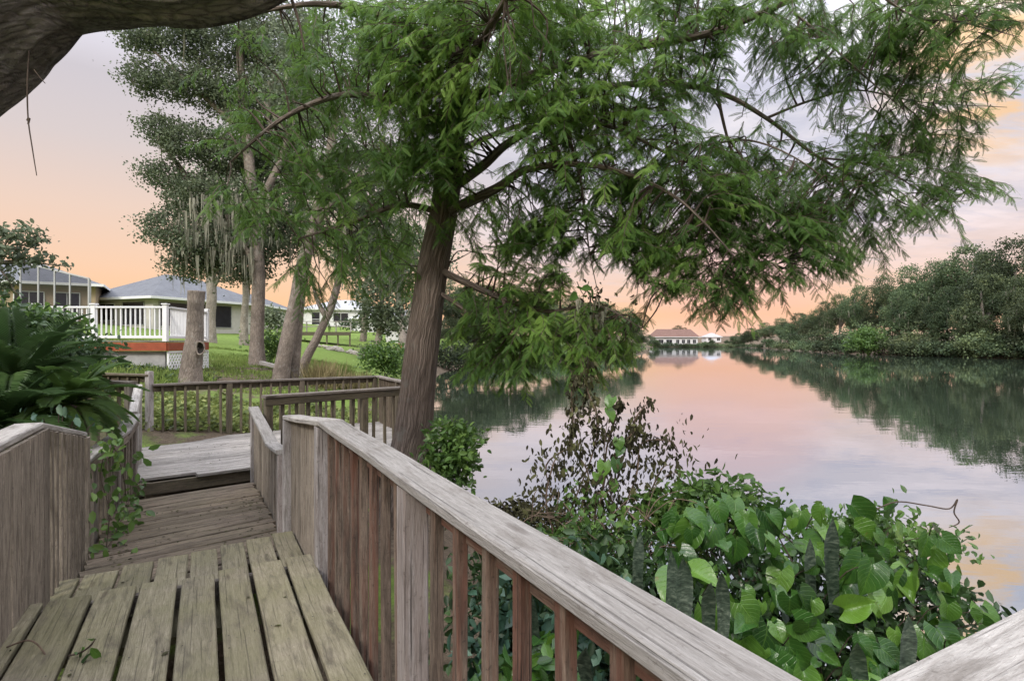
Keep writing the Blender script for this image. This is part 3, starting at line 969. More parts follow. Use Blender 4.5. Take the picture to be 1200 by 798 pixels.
# ---- the limb of the near oak, over the top left corner
oakn = empty('oak_tree', (-4.4, 2.4, .3), 'thick rough barked oak limb reaching across the top left corner', 'tree')
lp = [Vector((-4.5, 2.2, -.3)), Vector((-4.35, 2.35, 1.5)), Vector((-3.9, 2.65, 3.1)), at(-80, 66, 3.0), at(0, 12, 3.05), at(60, -18, 3.1), at(130, -26, 3.15), at(220, -18, 3.2), at(290, -26, 3.25), at(350, -60, 3.3), at(450, -150, 3.4)]
lr = [.6, .5, .42, .36, .30, .25, .24, .215, .185, .16, .08]
MB().tube(lp, lr, 110, .10, ridge=13, sub=30, amp=2.2).build('trunk', M['limb_bark'], oakn, True)
MB().tube([at(34, 60, 3.0), at(32, 100, 2.98), at(33, 140, 2.98), at(38, 175, 2.97), at(43, 206, 2.97)], [.004, .004, .0035, .003, .002], 5).build('twig', M['twig'], oakn, True)
MB().tube([at(32, 142, 2.98), at(34, 139, 2.98), at(33, 146, 2.98)], [.006, .007, .004], 5).build('twig', M['twig'], oakn, True)
MB().tube([at(40, 82, 3.0), at(46, 90, 2.99), at(53, 98, 2.98)], [.004, .003, .002], 5).build('twig', M['twig'], oakn, True)
MB().tube([at(335, -20, 3.3), at(350, 25, 3.28), at(357, 60, 3.26)], [.012, .008, .004], 5).build('twig', M['twig'], oakn, True)

lo = Leaves()
crown_leaves(lo, [(Vector((-5.5, .5, 5.5)), (2.2, 2.2, 1.2)), (at(300, -260, 3.4), (1.2, 1.0, .5))], 2600, .07, LEAF, 14, .18)
lo.build('crown', M['oak'], oakn)


# ---- the oaks on the left bank
def lobes_px(lst):
    """(px, py, Y, rx, ry in px, depth radius in metres)"""
    return [(at(a, b, Y), (rx / F_PX * Y, dz, ry / F_PX * Y)) for a, b, Y, rx, ry, dz in lst]


def big_tree(name, label, limbs, lobes, n, size, barkm, leafm='oak', moss=0, mlen=(.5, 2.2), clump=18, spread=.3, group=None, mw=1.5, tpl=KITE, shell=.55, extra=()):
    root = empty(name, limbs[0][0], label, 'tree', group)
    for i, l in enumerate(limbs):
        pts, rad = l[0::2], l[1::2]
        MB().tube(pts, rad, 24 if i == 0 else 10, .08, ridge=3 if i == 0 and rad[0] > .15 else 0, sub=8).build('trunk' if i == 0 else 'limb', barkm, root, True)
    if lobes:
        lv = Leaves()
        cp = crown_leaves(lv, lobes, n, size, tpl, clump, spread, shell)
        lv.build('crown', M[leafm], root)
        if moss:
            ml = Leaves()
            sel = cp[RNG.integers(0, len(cp), moss)]
            low = np.array([c[2] for c, r in lobes]).mean()
            sel = sel[np.argsort(sel[:, 2] + RNG.normal(size=len(sel)) * 2)][:int(moss * .8)]
            if len(extra): sel = np.concatenate([sel, np.array(extra)])
            hang_moss(ml, sel, mlen[0], mlen[1], mw)
            ml.build('moss_clumps', M['moss'], root)
    return root


def G(px, py, Y):
    """where the ground lies under the pixel column px at depth Y"""
    x = (px - CX) / F_PX * Y
    return Vector((x, Y, gz(x, Y) - .25))


Y = 23.
ex = [tuple(at(random.gauss(262, 28), random.uniform(225, 300), Y - 1 + random.gauss(0, .6))) for i in range(260)] + \
     [tuple(at(random.uniform(180, 330), random.uniform(230, 290), Y + random.gauss(0, .8))) for i in range(70)]
big_tree('oak_tree', 'tall upright live oak hung with grey moss, right of the cut trunk',
         [[G(302, 0, 22), .38, at(301, 400, 22), .255, at(303, 320, 22), .24, at(296, 230, 22.5), .2, at(285, 120, 23), .2, at(280, 40, 23), .1],
          [at(302, 310, 22), .22, at(270, 260, 22.5), .17, at(225, 215, 23), .12, at(185, 160, 23), .05],
          [at(298, 250, 22.3), .18, at(335, 170, 23), .12, at(345, 70, 23.5), .05],
          [at(290, 160, 22.8), .14, at(235, 110, 23), .09, at(180, 60, 23), .04]],
         lobes_px([(160, 42, 23, 26, 16, .8), (205, 40, 23, 36, 24, 1.1), (262, 48, 23.5, 44, 34, 1.5), (330, 50, 23.5, 50, 44, 1.6), (176, 92, 23, 26, 22, .8), (226, 100, 23, 36, 26, 1.2), (290, 118, 23.5, 46, 34, 1.5),
                   (352, 130, 24, 46, 44, 1.5), (184, 150, 23, 20, 16, .7), (222, 165, 23, 34, 24, 1.1), (275, 180, 23.5, 40, 28, 1.3), (330, 200, 24, 40, 40, 1.3), (190, 205, 23, 22, 16, .7), (232, 226, 23, 38, 24, 1.1),
                   (285, 240, 23, 42, 28, 1.2), (200, 268, 22.6, 34, 20, .9), (250, 282, 22.6, 44, 24, 1.1), (300, 290, 22.8, 40, 26, 1.0), (340, 270, 23.5, 34, 34, 1.1), (224, 312, 22.8, 36, 14, .7), (276, 316, 22.8, 42, 16, .8)]),
         105000, .10, M['oak_bark'], moss=200, mlen=(.3, 1.5), mw=1.0, extra=ex, clump=46, spread=.24, shell=.30)
big_tree('oak_tree', 'leaning double trunked oak behind the railing with pale bark',
         [[G(328, 0, 18), .30, at(332, 425, 18), .245, at(343, 370, 18), .21, at(355, 310, 18), .19, at(368, 262, 18), .15, at(385, 190, 18.3), .15, at(400, 90, 18.6), .06],
          [G(341, 0, 18.6), .24, at(347, 400, 18.6), .17, at(353, 340, 18.4), .15, at(361, 300, 18.2), .13, at(368, 268, 18.1), .1],
          [at(366, 268, 18), .12, at(400, 225, 18.2), .08, at(440, 190, 18.5), .03],
          [at(380, 210, 18.2), .1, at(345, 170, 18.5), .07, at(310, 120, 18.8), .03]],
         lobes_px([(390, 90, 19, 80, 70, 2), (430, 200, 19, 60, 50, 1.6), (400, 260, 19.5, 40, 35, 1.2)]), 15000, .10, M['oak_bark'], moss=50, mlen=(.4, 1.5), clump=18, spread=.24)
big_tree('oak_tree', 'slim leaning oak with a bent trunk and a few bare upper stubs',
         [[G(352, 0, 20), .20, at(357, 425, 20), .17, at(372, 395, 20), .145, at(388, 360, 20), .13, at(398, 325, 20), .12, at(404, 310, 20), .10, at(412, 250, 20.5), .08, at(425, 190, 21), .03],
          [at(384, 375, 20), .1, at(372, 352, 20), .07, at(366, 330, 20), .04]],
         lobes_px([(420, 215, 21, 55, 45, 1.5), (455, 280, 22, 30, 34, 1.2)]), 7000, .11, M['oak_bark'], moss=70, mlen=(.5, 1.6), clump=16, spread=.26,
         extra=[tuple(at(random.uniform(395, 420), random.uniform(275, 300), 20.5)) for i in range(20)])
# the cut trunk in front of the white deck
sn = empty('tree_stump', G(226, 0, 14), 'tall cut off trunk with a dark hollow in front of the white deck', 'stump')
MB().tube([G(223, 0, 14), at(224, 432, 14), at(228, 400, 14), at(229, 370, 14), at(230, 341, 14)], [.34, .24, .205, .19, .195], 36, .10, ridge=4, sub=10).build('trunk', M['oak_bark'], sn, True)
hb = MB()
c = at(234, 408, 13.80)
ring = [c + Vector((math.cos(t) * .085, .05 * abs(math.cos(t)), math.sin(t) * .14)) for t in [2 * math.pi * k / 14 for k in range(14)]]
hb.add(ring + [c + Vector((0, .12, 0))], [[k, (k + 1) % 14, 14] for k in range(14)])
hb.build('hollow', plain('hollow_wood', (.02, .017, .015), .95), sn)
mb = MB()
pp = [c + Vector((math.cos(t) * .10, .055 * abs(math.cos(t)) - .012, math.sin(t) * .155)) for t in [2 * math.pi * k / 12 for k in range(13)]]
mb.tube(pp, [.02] * 13, 6, .5, sub=2)
mb.build('bark_lip', M['oak_bark'], sn, True)

# pale trunks and small trees further up the bank
for (px, Yt, top, lab, rr) in ((246, 34, 325, 'pale slender trunk standing before the grey roofed house, close behind the cut trunk', .30), (286, 37, 325, 'pale slender trunk standing before the lanai of the grey roofed house', .22)):
    big_tree('oak_tree', lab, [[G(px, 0, Yt), rr * 1.5, at(px, 375, Yt), rr, at(px + 2, 340, Yt), rr * .9, at(px - 3, top - 40, Yt), rr * .8, at(px - 8, top - 110, Yt), rr * .5],
                               [at(px, 345, Yt), rr * .5, at(px + 10, 325, Yt), rr * .4, at(px + 24, 290, Yt), rr * .2]],
             lobes_px([(px, top - 90, Yt, 50, 45, 2), (px + 20, top - 55, Yt, 40, 30, 2)]), 2500, .2, M['pale_bark'], moss=40, mlen=(.6, 2), clump=16, spread=.4)
big_tree('oak_tree', 'small bushy dark oak right of the stilt deck with a pale trunk base',
         [[G(442, 0, 40), .36, at(443, 405, 40), .28, at(446, 380, 40), .2, at(448, 340, 40), .1]],
         lobes_px([(448, 352, 40, 27, 34, 1.6), (440, 372, 40, 20, 18, 1.2), (462, 375, 40, 18, 16, 1.2), (452, 322, 40, 18, 22, 1.2)]), 5200, .2, M['pale_bark'], moss=24, mlen=(.5, 1.6), clump=16, spread=.34)
big_tree('oak_tree', 'moss draped oak between the stilt deck and the white wall of the far house',
         [[G(425, 0, 62), .4, at(427, 380, 62), .32, at(428, 345, 62), .25, at(432, 300, 62), .12]],
         lobes_px([(428, 330, 62, 22, 22, 2), (415, 300, 62, 30, 30, 3), (440, 275, 62, 30, 30, 3)]), 2600, .32, M['oak_bark'], moss=60, mlen=(1, 3), clump=14, spread=.5)
big_tree('oak_tree', 'moss draped oak with forked pale trunk left of the cypress trunk',
         [[G(474, 0, 55), .6, at(472, 385, 55), .42, at(468, 360, 55), .3, at(462, 310, 55), .12], [at(472, 388, 55), .3, at(480, 365, 55), .25, at(492, 330, 55), .1]],
         lobes_px([(475, 325, 55, 32, 26, 3), (462, 290, 55, 30, 30, 3), (500, 300, 55, 34, 34, 3)]), 4200, .30, M['pale_bark'], moss=90, mlen=(1, 3.5), clump=14, spread=.5)

# ---- trees round the lake: a few shapes, copied
def far_proto(kind, H, R, n, size, leafm='far_oak', lean=0., moss=60):
    root = empty('oak_tree', (0, 0, 0), 'x', 'tree')
    lobes = []
    for i in range(12):
        a = random.uniform(0, 6.28); q = random.uniform(.2, .85) * R
        z = H * random.uniform(.38, .84) * (1 - .18 * q / R)
        lobes.append((Vector((math.cos(a) * q, math.sin(a) * q, z)), (R * random.uniform(.24, .40), R * random.uniform(.24, .40), H * random.uniform(.08, .14))))
    lobes.append((Vector((0, 0, H * .82)), (R * .4, R * .4, H * .14)))
    MB().tube([(0, 0, -1), (.1, 0, H * .2), (lean, 0, H * .45), (lean * 1.3, .3, H * .75)], [H * .034, H * .026, H * .02, H * .008], 10, .1).build('trunk', M['pale_bark'], root, True)
    lb_ = MB()
    for c, r in lobes[:6]:
        lb_.tube([(lean * .6, 0, H * .3), Vector((lean, 0, H * .45)).lerp(c, .5), c], [H * .014, H * .009, H * .003], 6, .1)
    lb_.build('limb', M['pale_bark'], root, True)
    lv = Leaves()
    cp = crown_leaves(lv, lobes, n, size, KITE, 16, R * .07, .68)
    lv.build('crown', M[leafm], root)
    if moss:
        ml = Leaves()
        sel = cp[np.argsort(cp[:, 2])][:int(len(cp) * .7)]
        sel = sel[RNG.integers(0, len(sel), moss)]
        hang_moss(ml, sel, .6, 2.6, 3.2)
        ml.build('moss_clumps', M['moss'], root)
    return root


def dup(root, loc, sc, rz, label, group=None):
    r = root.copy(); COL.objects.link(r)
    r.location = loc; r.scale = (sc[0], sc[0], sc[1]); r.rotation_euler = (0, 0, rz)
    r['label'] = label
    if group: r['group'] = group
    for ch in list(root.children):
        c = ch.copy(); COL.objects.link(c); c.parent = r
    return r


PROTO = [far_proto(0, 15, 7.0, 20000, .27), far_proto(1, 15, 6.2, 17000, .27, lean=1.2), far_proto(2, 15, 7.5, 20000, .28, moss=150), far_proto(3, 15, 5.4, 15000, .26, lean=-1)]
used = set()


def place_tree(k, px, top, Yt, wpx, label, group):
    x = (px - CX) / F_PX * Yt
    g = gz(x, Yt)
    zt = CZ - (top - CY) / F_PX * Yt
    hs = (zt - g) / (15 * .98)
    ws = wpx / F_PX * Yt / (2 * (7.0, 6.2, 7.5, 5.4)[k])
    o = PROTO[k]
    if k not in used:
        used.add(k)
        o.location = (x, Yt, g); o.scale = (ws, ws, hs); o.rotation_euler = (0, 0, random.uniform(0, 6))
        o['label'] = label; o['group'] = group
    else:
        dup(o, (x, Yt, g), (ws, hs), random.uniform(0, 6), label, group)


GR = 'moss hung oaks along the right shore'
RL = 'dark moss hung oak in the thick tree line along the right shore'
for i, (px, top, Yt, wp) in enumerate([(1190, 277, 92, 105), (1135, 285, 104, 84), (1098, 303, 110, 66), (1066, 308, 114, 62), (1036, 322, 122, 54), (1008, 333, 130, 46), (984, 343, 140, 40), (1160, 318, 88, 66), (1110, 335, 98, 52), (1055, 340, 108, 48),
                                      (1225, 288, 84, 100), (1262, 275, 90, 110), (1206, 335, 80, 60), (966, 352, 152, 36), (1020, 358, 122, 36), (1082, 352, 104, 40), (1142, 352, 90, 44), (1150, 296, 112, 60)]):
    place_tree(i % 4, px, top, Yt, wp, RL, GR)
for i, (px, top, Yt, wp) in enumerate([(958, 362, 172, 42), (936, 366, 185, 40), (915, 372, 198, 34), (896, 377, 208, 30), (880, 384, 220, 26), (866, 390, 232, 20), (834, 397, 246, 10), (852, 398, 244, 9), (827, 400, 247, 9), (925, 379, 182, 32), (948, 378, 170, 30)]):
    place_tree(i % 4, px, top, Yt, wp, 'smaller hazy oak in the receding part of the right tree line beside the far houses', GR)
place_tree(0, 795, 381, 262, 20, 'dark rounded tree rising behind the brown roofed house across the lake', 'trees')
GL = 'trees on the left shore behind the cypress'
for i, (px, top, Yt, wp) in enumerate([(545, 335, 66, 62), (590, 345, 76, 62), (632, 340, 88, 62), (672, 346, 100, 58), (705, 352, 112, 50), (735, 360, 124, 44), (570, 368, 68, 50), (650, 372, 88, 46), (752, 386, 150, 26), (765, 394, 205, 16), (520, 320, 80, 60), (556, 330, 60, 74), (604, 338, 70, 70), (530, 372, 58, 60)]):
    place_tree((i + 1) % 4, px, top, Yt, wp, 'tree along the left shore showing behind the hanging cypress bough', GL)

# shrubs on the shores
def shrub(label, c, r, n, size, mat, tpl=KITE, name='shrub', stems=6, clump=12, spread=.1, group=None, shell=.4, cat='shrub', stemmat='twig'):
    c = Vector(c)
    root = empty(name, c - Vector((0, 0, r[2])), label, cat, group)
    lv = Leaves()
    cp = crown_leaves(lv, [(c, r)] + [(c + Vector((random.uniform(-.6, .6) * r[0], random.uniform(-.4, .4) * r[1], random.uniform(-.2, .5) * r[2])), tuple(q * random.uniform(.4, .65) for q in r)) for i in range(4)], n, size, tpl, clump, spread, shell)
    sm = MB()
    for i in range(stems):
        q = Vector(cp[random.randrange(len(cp))])
        b = Vector((c.x + random.uniform(-.2, .2) * r[0], c.y + random.uniform(-.2, .2) * r[1], c.z - r[2] * 1.15))
        sm.tube([b, b.lerp(q, .5) + Vector((0, 0, r[2] * .1)), q], [.02 * max(r), .012 * max(r), .005 * max(r)], 5, .1)
    sm.build('stem', M[stemmat], root)
    lv.build('foliage', M[mat], root)
    return root


def shore_shrub(px, py, Yt, wpx, hpx, label, mat, n=1500, size=.3, group=None):
    c = at(px, py - hpx / 2, Yt)
    shrub(label, c, (wpx / 2 / F_PX * Yt, wpx / 3 / F_PX * Yt, hpx / 2 / F_PX * Yt), n, size, mat, group=group, spread=.35, clump=14)


shore_shrub(1016, 417, 104, 52, 34, 'bright green rounded willow bush at the water edge below the right tree line', 'shrub', 4200, .34)
YS = np.linspace(30, 330, 3000)
def far_edge(px):
    """depth at which the view column px leaves the water on the far side"""
    d = lake_dist(np.column_stack([(px - CX) / F_PX * YS, YS]))
    w_ = np.where(d < 0)[0]
    return YS[w_[-1]] if len(w_) else None


for px in list(range(772, 1250, 13)):
    if 1004 < px < 1030: continue
    Yt = far_edge(px + .5)
    if Yt is None: continue
    hgt = random.uniform(2.2, 4.5) * (1 if px > 900 else .55)
    wp = random.uniform(4.5, 7) / Yt * F_PX * (1 if px > 900 else 1.6)
    shore_shrub(px, CY + CZ * F_PX / Yt, Yt + .6, wp, hgt / Yt * F_PX, 'dark green bush crowding the far right waterline', 'far_oak', 1400, .30, 'bushes along the far right waterline')
for px in list(range(930, 1260, 30)):
    Yt = far_edge(px + .5) + random.uniform(4, 8)
    hgt = random.uniform(4, 6.5)
    shore_shrub(px, CY + (CZ - .8) * F_PX / Yt, Yt, random.uniform(6, 9) / Yt * F_PX, hgt / Yt * F_PX, 'tall leafy thicket under the oaks just behind the right waterline bushes', 'far_oak', 2200, .30, 'thickets under the right tree line')
for px in list(range(526, 768, 15)):
    Yt = far_edge(px + .5)
    if Yt is None: continue
    hgt = random.uniform(1.4, 3.0); wp = random.uniform(3.5, 6) / Yt * F_PX * 1.3
    shore_shrub(px, CY + CZ * F_PX / Yt, Yt + .4, wp, hgt / Yt * F_PX, 'low bush at the left waterline behind the hanging cypress bough', 'far_oak' if random.random() < .6 else 'shrub', 1200, .24, 'bushes along the left waterline')
shore_shrub(452, 436, 24, 38, 32, 'bright green leafy bush behind the far corner of the platform rail', 'shrub', 2200, .13)
shore_shrub(478, 438, 26, 34, 26, 'pale yellow green bush just left of the cypress trunk', 'shrub', 1600, .13)
shore_shrub(433, 422, 38, 16, 18, 'small dark clipped bush at the foot of the bushy oak', 'oak', 700, .16)
shore_shrub(316, 388, 44, 26, 26, 'dark green bush beside the white low house', 'oak', 900, .2)
shore_shrub(318, 425, 23, 24, 36, 'light green tangled bush between the upright oak and the leaning oak', 'shrub', 1100, .12)
shore_shrub(412, 386, 62, 24, 12, 'clipped dark hedge under the white wall of the far house', 'dark', 500, .2)

# tufts of grass
def tuft(label, px, Yt, wpx, h, n, mat, group):
    b = G(px, 0, Yt)
    b.z += .22
    r = wpx / 2 / F_PX * Yt
    lv = Leaves()
    pos = np.column_stack([b.x + RNG.normal(size=n) * r * .45, b.y + RNG.normal(size=n) * r * .4, np.full(n, b.z)])
    yd = nrm(np.column_stack([RNG.normal(size=n) * .35, RNG.normal(size=n) * .35, np.ones(n)]))
    lv.add(BLADE, pos, yd, rdir(n) * np.array([1, 1, .2]), np.stack([np.full(n, .55), h * (.5 + .6 * RNG.random(n)), h * (.5 + .6 * RNG.random(n))], 1))
    o = lv.build('grass_tuft', M[mat])
    tag(o, label, 'grass tuft', group)


tuft('dry pinkish grass tuft right of the slim leaning oak', 376, 18.5, 40, .95, 700, 'dry_grass', 'grass tufts behind the railing')
tuft('dry pinkish grass tuft left of the bright bush', 415, 19.5, 44, .75, 700, 'dry_grass', 'grass tufts behind the railing')
tuft('green grass tuft between the two dry ones', 396, 20.5, 34, .8, 600, 'grass', 'grass tufts behind the railing')
# lawn blades near the oaks, ground cover right behind the platform
def scatter(name, box, n, size, mat, tpl, test, up=.3, kindname='stuff', lift=.03, long=None):
    x0, x1, y0, y1 = box
    P = np.column_stack([RNG.uniform(x0, x1, n), RNG.uniform(y0, y1, n)])
    d = lake_dist(P)
    ok = test(P, d)
    P = P[ok]; h = height(P)
    m = len(P)
    lv = Leaves()
    if long is None:
        bump = np.array([max(0, mnoise.noise(Vector((p[0] * 1.7, p[1] * 1.7, 2)))) for p in P])
        pos = np.column_stack([P, h + lift + RNG.random(m) * (.06 + .4 * bump)])
        lv.add(tpl, pos, nrm(rdir(m) * np.array([1, 1, .5])), nrm(rdir(m) + np.array([0, -.5, up * 3])), size * (.6 + .8 * RNG.random(m)))
    else:
        pos = np.column_stack([P, h - .01])
        lv.add(tpl, pos, nrm(np.column_stack([RNG.normal(size=m) * .5, RNG.normal(size=m) * .5, np.ones(m)])), rdir(m) * np.array([1, 1, .2]), np.stack([size * (.7 + .6 * RNG.random(m)), long * (.5 + RNG.random(m)), long * (.5 + RNG.random(m))], 1))
    o = lv.build(name, M[mat])
    tag(o, kind='stuff')


def behind(P): return P[:, 1] - (11.2 + (P[:, 0] + 2.65) * .74)
inplat = lambda P: (behind(P) < .15)
scatter('ground_cover', (-11, 0, 8.5, 17.5), 70000, .095, 'cover', LEAF, lambda P, d: (d > .1) & (behind(P) > .02) & ((P[:, 0] > -9.4) | (P[:, 1] < 13)) & (behind(P) < 4.4 + .8 * np.sin(P[:, 0] * 1.3)), .3)
scatter('ivy', (-16, -7, 10, 16), 16000, .085, 'dark', LEAF, lambda P, d: (behind(P) > .4) & (P[:, 0] < -8.2), .3)
scatter('weeds', (-15, -5, 9.5, 15.5), 16000, .7, 'grass', BLADE, lambda P, d: (behind(P) > .5) & (P[:, 0] < -8), long=.22)
scatter('grass', (-26, -2.6, 14, 30), 60000, .55, 'grass', BLADE, lambda P, d: (d > .3) & (behind(P) > 3.4) & (np.array([mnoise.noise(Vector((p[0] * .35, p[1] * .35, 9))) for p in P]) > -.12), long=.11)
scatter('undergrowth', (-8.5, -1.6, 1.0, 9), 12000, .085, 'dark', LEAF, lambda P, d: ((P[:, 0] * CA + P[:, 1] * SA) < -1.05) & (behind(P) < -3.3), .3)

# ---- the white deck on the left bank
wd = empty('raised_deck', at(195, 440, 15.8), 'raised deck with white picket railing, red fascia and white lattice skirt', 'deck')
zd = CZ + .02
cA, cB, cC = at(30, 398, 15.8), at(195, 398, 15.8), at(243, 398, 18.6)
for v in (cA, cB, cC): v.z = zd
cD = Vector((cA.x + (cC - cB).x, cC.y, zd))
mb = MB()
boards([cA.xy, cB.xy, cC.xy, cD.xy], (1, 0), .14, zd, .006, mb=mb)
mb.build('floor_boards', M['platform'], wd)
mb = MB()
mb.beam(cA + Vector((0, -.03, -.17)), cB + Vector((.02, -.03, -.17)), .04, .235)
mb.beam(cB + Vector((.03, 0, -.17)), cC + Vector((.03, 0, -.17)), .04, .235)
mb.build('fascia', M['red_paint'], wd)


def picket(a, b, posts, sp=.135, solid=False):
    d = (b - a); n = d.length; d.normalize()
    mb = MB()
    mb.beam(a + Vector((0, 0, .93)), b + Vector((0, 0, .93)), .09, .05)
    mb.build('top_rail', M['white'], wd)
    MB().beam(a + Vector((0, 0, .10)), b + Vector((0, 0, .10)), .05, .07).build('bottom_rail', M['white'], wd)
    x = .1
    while x < n - .06:
        p = a + d * x
        MB().beam(p + Vector((0, 0, .13)), p + Vector((0, 0, .91)), .035, .035, up=d).build('picket', M['white'], wd)
        x += sp
    for q in posts:
        p = a + d * (q * n)
        o = MB().beam(p + Vector((0, 0, -.02)), p + Vector((0, 0, 1.0)), .12, .12, up=d).build('post', M['white'], wd)
        MB().beam(p + Vector((0, 0, 1.0)), p + Vector((0, 0, 1.035)), .17, .17, up=d, ch=.012).build('post_cap', M['white'], o)


ins = Vector((-.06, .06, 0))
picket(cA + ins, cB + ins, (.08, .49, 1.0))
picket(cB + ins + Vector((.02, .14, 0)), cC + ins, (1.0,), .1)
# lattice skirt
lt = MB()
def lattice(a, b, h, step=.17):
    d = b - a; n = d.length; d.normalize()
    up = Vector((0, 0, 1)); out = d.cross(up)
    for s in (-1, 1):
        x = -h
        while x < n + h:
            x0, x1 = x, x + h
            z0, z1 = 0, h
            if x0 < 0: z0 = -x0; x0 = 0
            if x1 > n: z1 = h - (x1 - n); x1 = n
            if z1 - z0 > .05 and x1 > x0:
                p = a + d * (x0 if s > 0 else n - x0) + up * z0
                q = a + d * (x1 if s > 0 else n - x1) + up * z1
                lt.beam(p + out * .006 * s, q + out * .006 * s, .010, .052, up=(q - p).cross(out), ch=.001)
            x += step
    for z in (0, h): lt.beam(a + up * z + out * .015, b + up * z + out * .015, .03, .05)
    for p in (a, b): lt.beam(p + out * .015, p + up * h + out * .015, .05, .03, up=d)
q1, q2 = cB + Vector((.0, .05, -1.12)), cC + Vector((0, 0, -1.12))
lattice(q1, q2, .8)
lt.build('lattice_skirt', M['white'], wd)
MB().beam(cA + Vector((0, .12, -.65)), cB + Vector((-.1, .12, -.65)), .05, .7).build('skirt_wall', M['grey_wall'], wd)
for px in (60, 130, 190): 
    p = at(px, 420, 15.9); MB().beam((p.x, 15.98, .8), (p.x, 15.98, zd - .3), .1, .1, up=(0, 1, 0)).build('pier', M['grey_wall'], wd)

# ---- houses
def quadmesh(mb, pts): mb.add(pts, [list(range(len(pts)))])


def house(name, label, c0, e1, l1, l2, wall_h, rise, ov, wallm, roofm, ridge_along=1, openings=(), z=None, trim='white'):
    """hip roofed bungalow; c0 the near corner, e1 the direction of its first wall, second wall to the back"""
    z0 = z if z is not None else gz(c0[0], c0[1])
    root = empty(name, (c0[0], c0[1], z0), label, 'house')
    c0 = Vector((c0[0], c0[1], z0))
    e1 = Vector((e1[0], e1[1], 0)).normalized()
    e2 = Vector((-e1.y, e1.x, 0))
    if e2.y < 0: e2 = -e2
    up = Vector((0, 0, 1))
    W = MB()
    cs = [c0, c0 + e1 * l1, c0 + e1 * l1 + e2 * l2, c0 + e2 * l2]
    for a, b in zip(cs, cs[1:] + cs[:1]):
        quadmesh(W, [a - up, b - up, b + up * wall_h, a + up * wall_h])
    W.build('wall', wallm, root)
    Rf = MB()
    o = [c0 - e1 * ov - e2 * ov, c0 + e1 * (l1 + ov) - e2 * ov, c0 + e1 * (l1 + ov) + e2 * (l2 + ov), c0 - e1 * ov + e2 * (l2 + ov)]
    ev = up * wall_h
    if l1 >= l2:
        h = l2 / 2 + ov
        r0, r1 = (o[0] + o[3]) / 2 + e1 * h, (o[1] + o[2]) / 2 - e1 * h
        fs = [[o[0] + ev, o[1] + ev, r1 + ev + up * rise, r0 + ev + up * rise], [o[1] + ev, o[2] + ev, r1 + ev + up * rise], [o[2] + ev, o[3] + ev, r0 + ev + up * rise, r1 + ev + up * rise], [o[3] + ev, o[0] + ev, r0 + ev + up * rise]]
    else:
        h = l1 / 2 + ov
        r0, r1 = (o[0] + o[1]) / 2 + e2 * h, (o[3] + o[2]) / 2 - e2 * h
        fs = [[o[0] + ev, o[1] + ev, r0 + ev + up * rise], [o[1] + ev, o[2] + ev, r1 + ev + up * rise, r0 + ev + up * rise], [o[2] + ev, o[3] + ev, r1 + ev + up * rise], [o[3] + ev, o[0] + ev, r0 + ev + up * rise, r1 + ev + up * rise]]
    for f in fs: quadmesh(Rf, f)
    quadmesh(Rf, [p + ev - up * .01 for p in o[::-1]])
    Rf.build('roof', roofm, root)
    g = MB()
    for a, b in zip(o, o[1:] + o[:1]):
        g.beam(a + ev - up * .06, b + ev - up * .06, .06, .2)
    g.build('gutter', M[trim], root)
    # openings: side (1: along e1, 2: along e2 from c0), start, width, sill, height, kind
    for (sd, x, wd_, s, h, kd) in openings:
        d, nrm_ = (e1, -e2) if sd == 1 else (e2, -e1)
        base = c0 + d * x + up * s + nrm_ * .03
        f = MB()
        pr = .05
        f.beam(base - d * 0, base + up * h, .08, .07, up=d); f.beam(base + d * wd_, base + d * wd_ + up * h, .08, .07, up=d)
        f.beam(base + up * h, base + d * wd_ + up * h, .08, .07); f.beam(base, base + d * wd_, .08, .07)
        if kd == 'door': f.beam(base + up * h * .5, base + d * wd_ + up * h * .5, .07, .06); f.beam(base + up * .15, base + d * wd_ + up * .15, .07, .3)
        if kd == 'window' and wd_ > 1.3: f.beam(base + d * wd_ * .5, base + d * wd_ * .5 + up * h, .05, .05, up=d)
        fo = f.build({'door': 'door', 'window': 'window', 'screen': 'screen_panel'}[kd], M['white'] if kd != 'screen' else M['grey_wall'], root)
        p = MB(); quadmesh(p, [base, base + d * wd_, base + d * wd_ + up * h, base + up * h])
        p.build('pane', M['dark_glass'], fo)
    return root


zg = 3.45
hs = house('house', 'low grey house with blue grey hip roof and dark screened porch above the lawn', (-29.0, 46), (-.93, .37), 9, 11.5, 2.65, 2.5, .6, M['cream'], M['slate'],
           openings=((1, 1.0, 2.6, .4, 1.9, 'screen'), (1, 4.6, 2.2, .8, 1.4, 'window'), (2, .5, 3.2, .3, 2.0, 'screen'), (2, 4.4, 3.2, .3, 2.0, 'screen')), z=zg)
# the eave wall that faces the lake, seen between the oaks
house('house', 'grey roofed house end with white screen door between the two oaks', (-35.2, 66), (1, .06), 6.2, 9, 2.35, 1.7, .6, M['cream'], M['slate'],
      openings=((1, 1.1, .8, .05, 1.95, 'door'), (1, 2.1, 2.0, .1, 1.95, 'screen'), (1, 4.6, 1.2, .8, 1.2, 'window')), z=4.3)
house('house', 'white low house with pale roof behind the leaning oaks', (-31, 84), (1, .1), 11, 8, 2.7, 1.6, .5, M['stucco'], M['pale_roof'],
      openings=((1, 1.4, 1.2, .1, 2.1, 'door'), (1, 4.5, 2.2, .8, 1.3, 'window'), (1, 8, 1.2, .1, 2.1, 'door')), z=4.6)
house('house', 'plain white house wall with shallow pale roof right of the stilt deck', (-22, 78), (1, .05), 8.5, 8, 2.5, 1.6, .4, M['stucco'], M['pale_roof'], openings=((1, 6, 1.4, .9, 1.2, 'window'),), z=3.2)
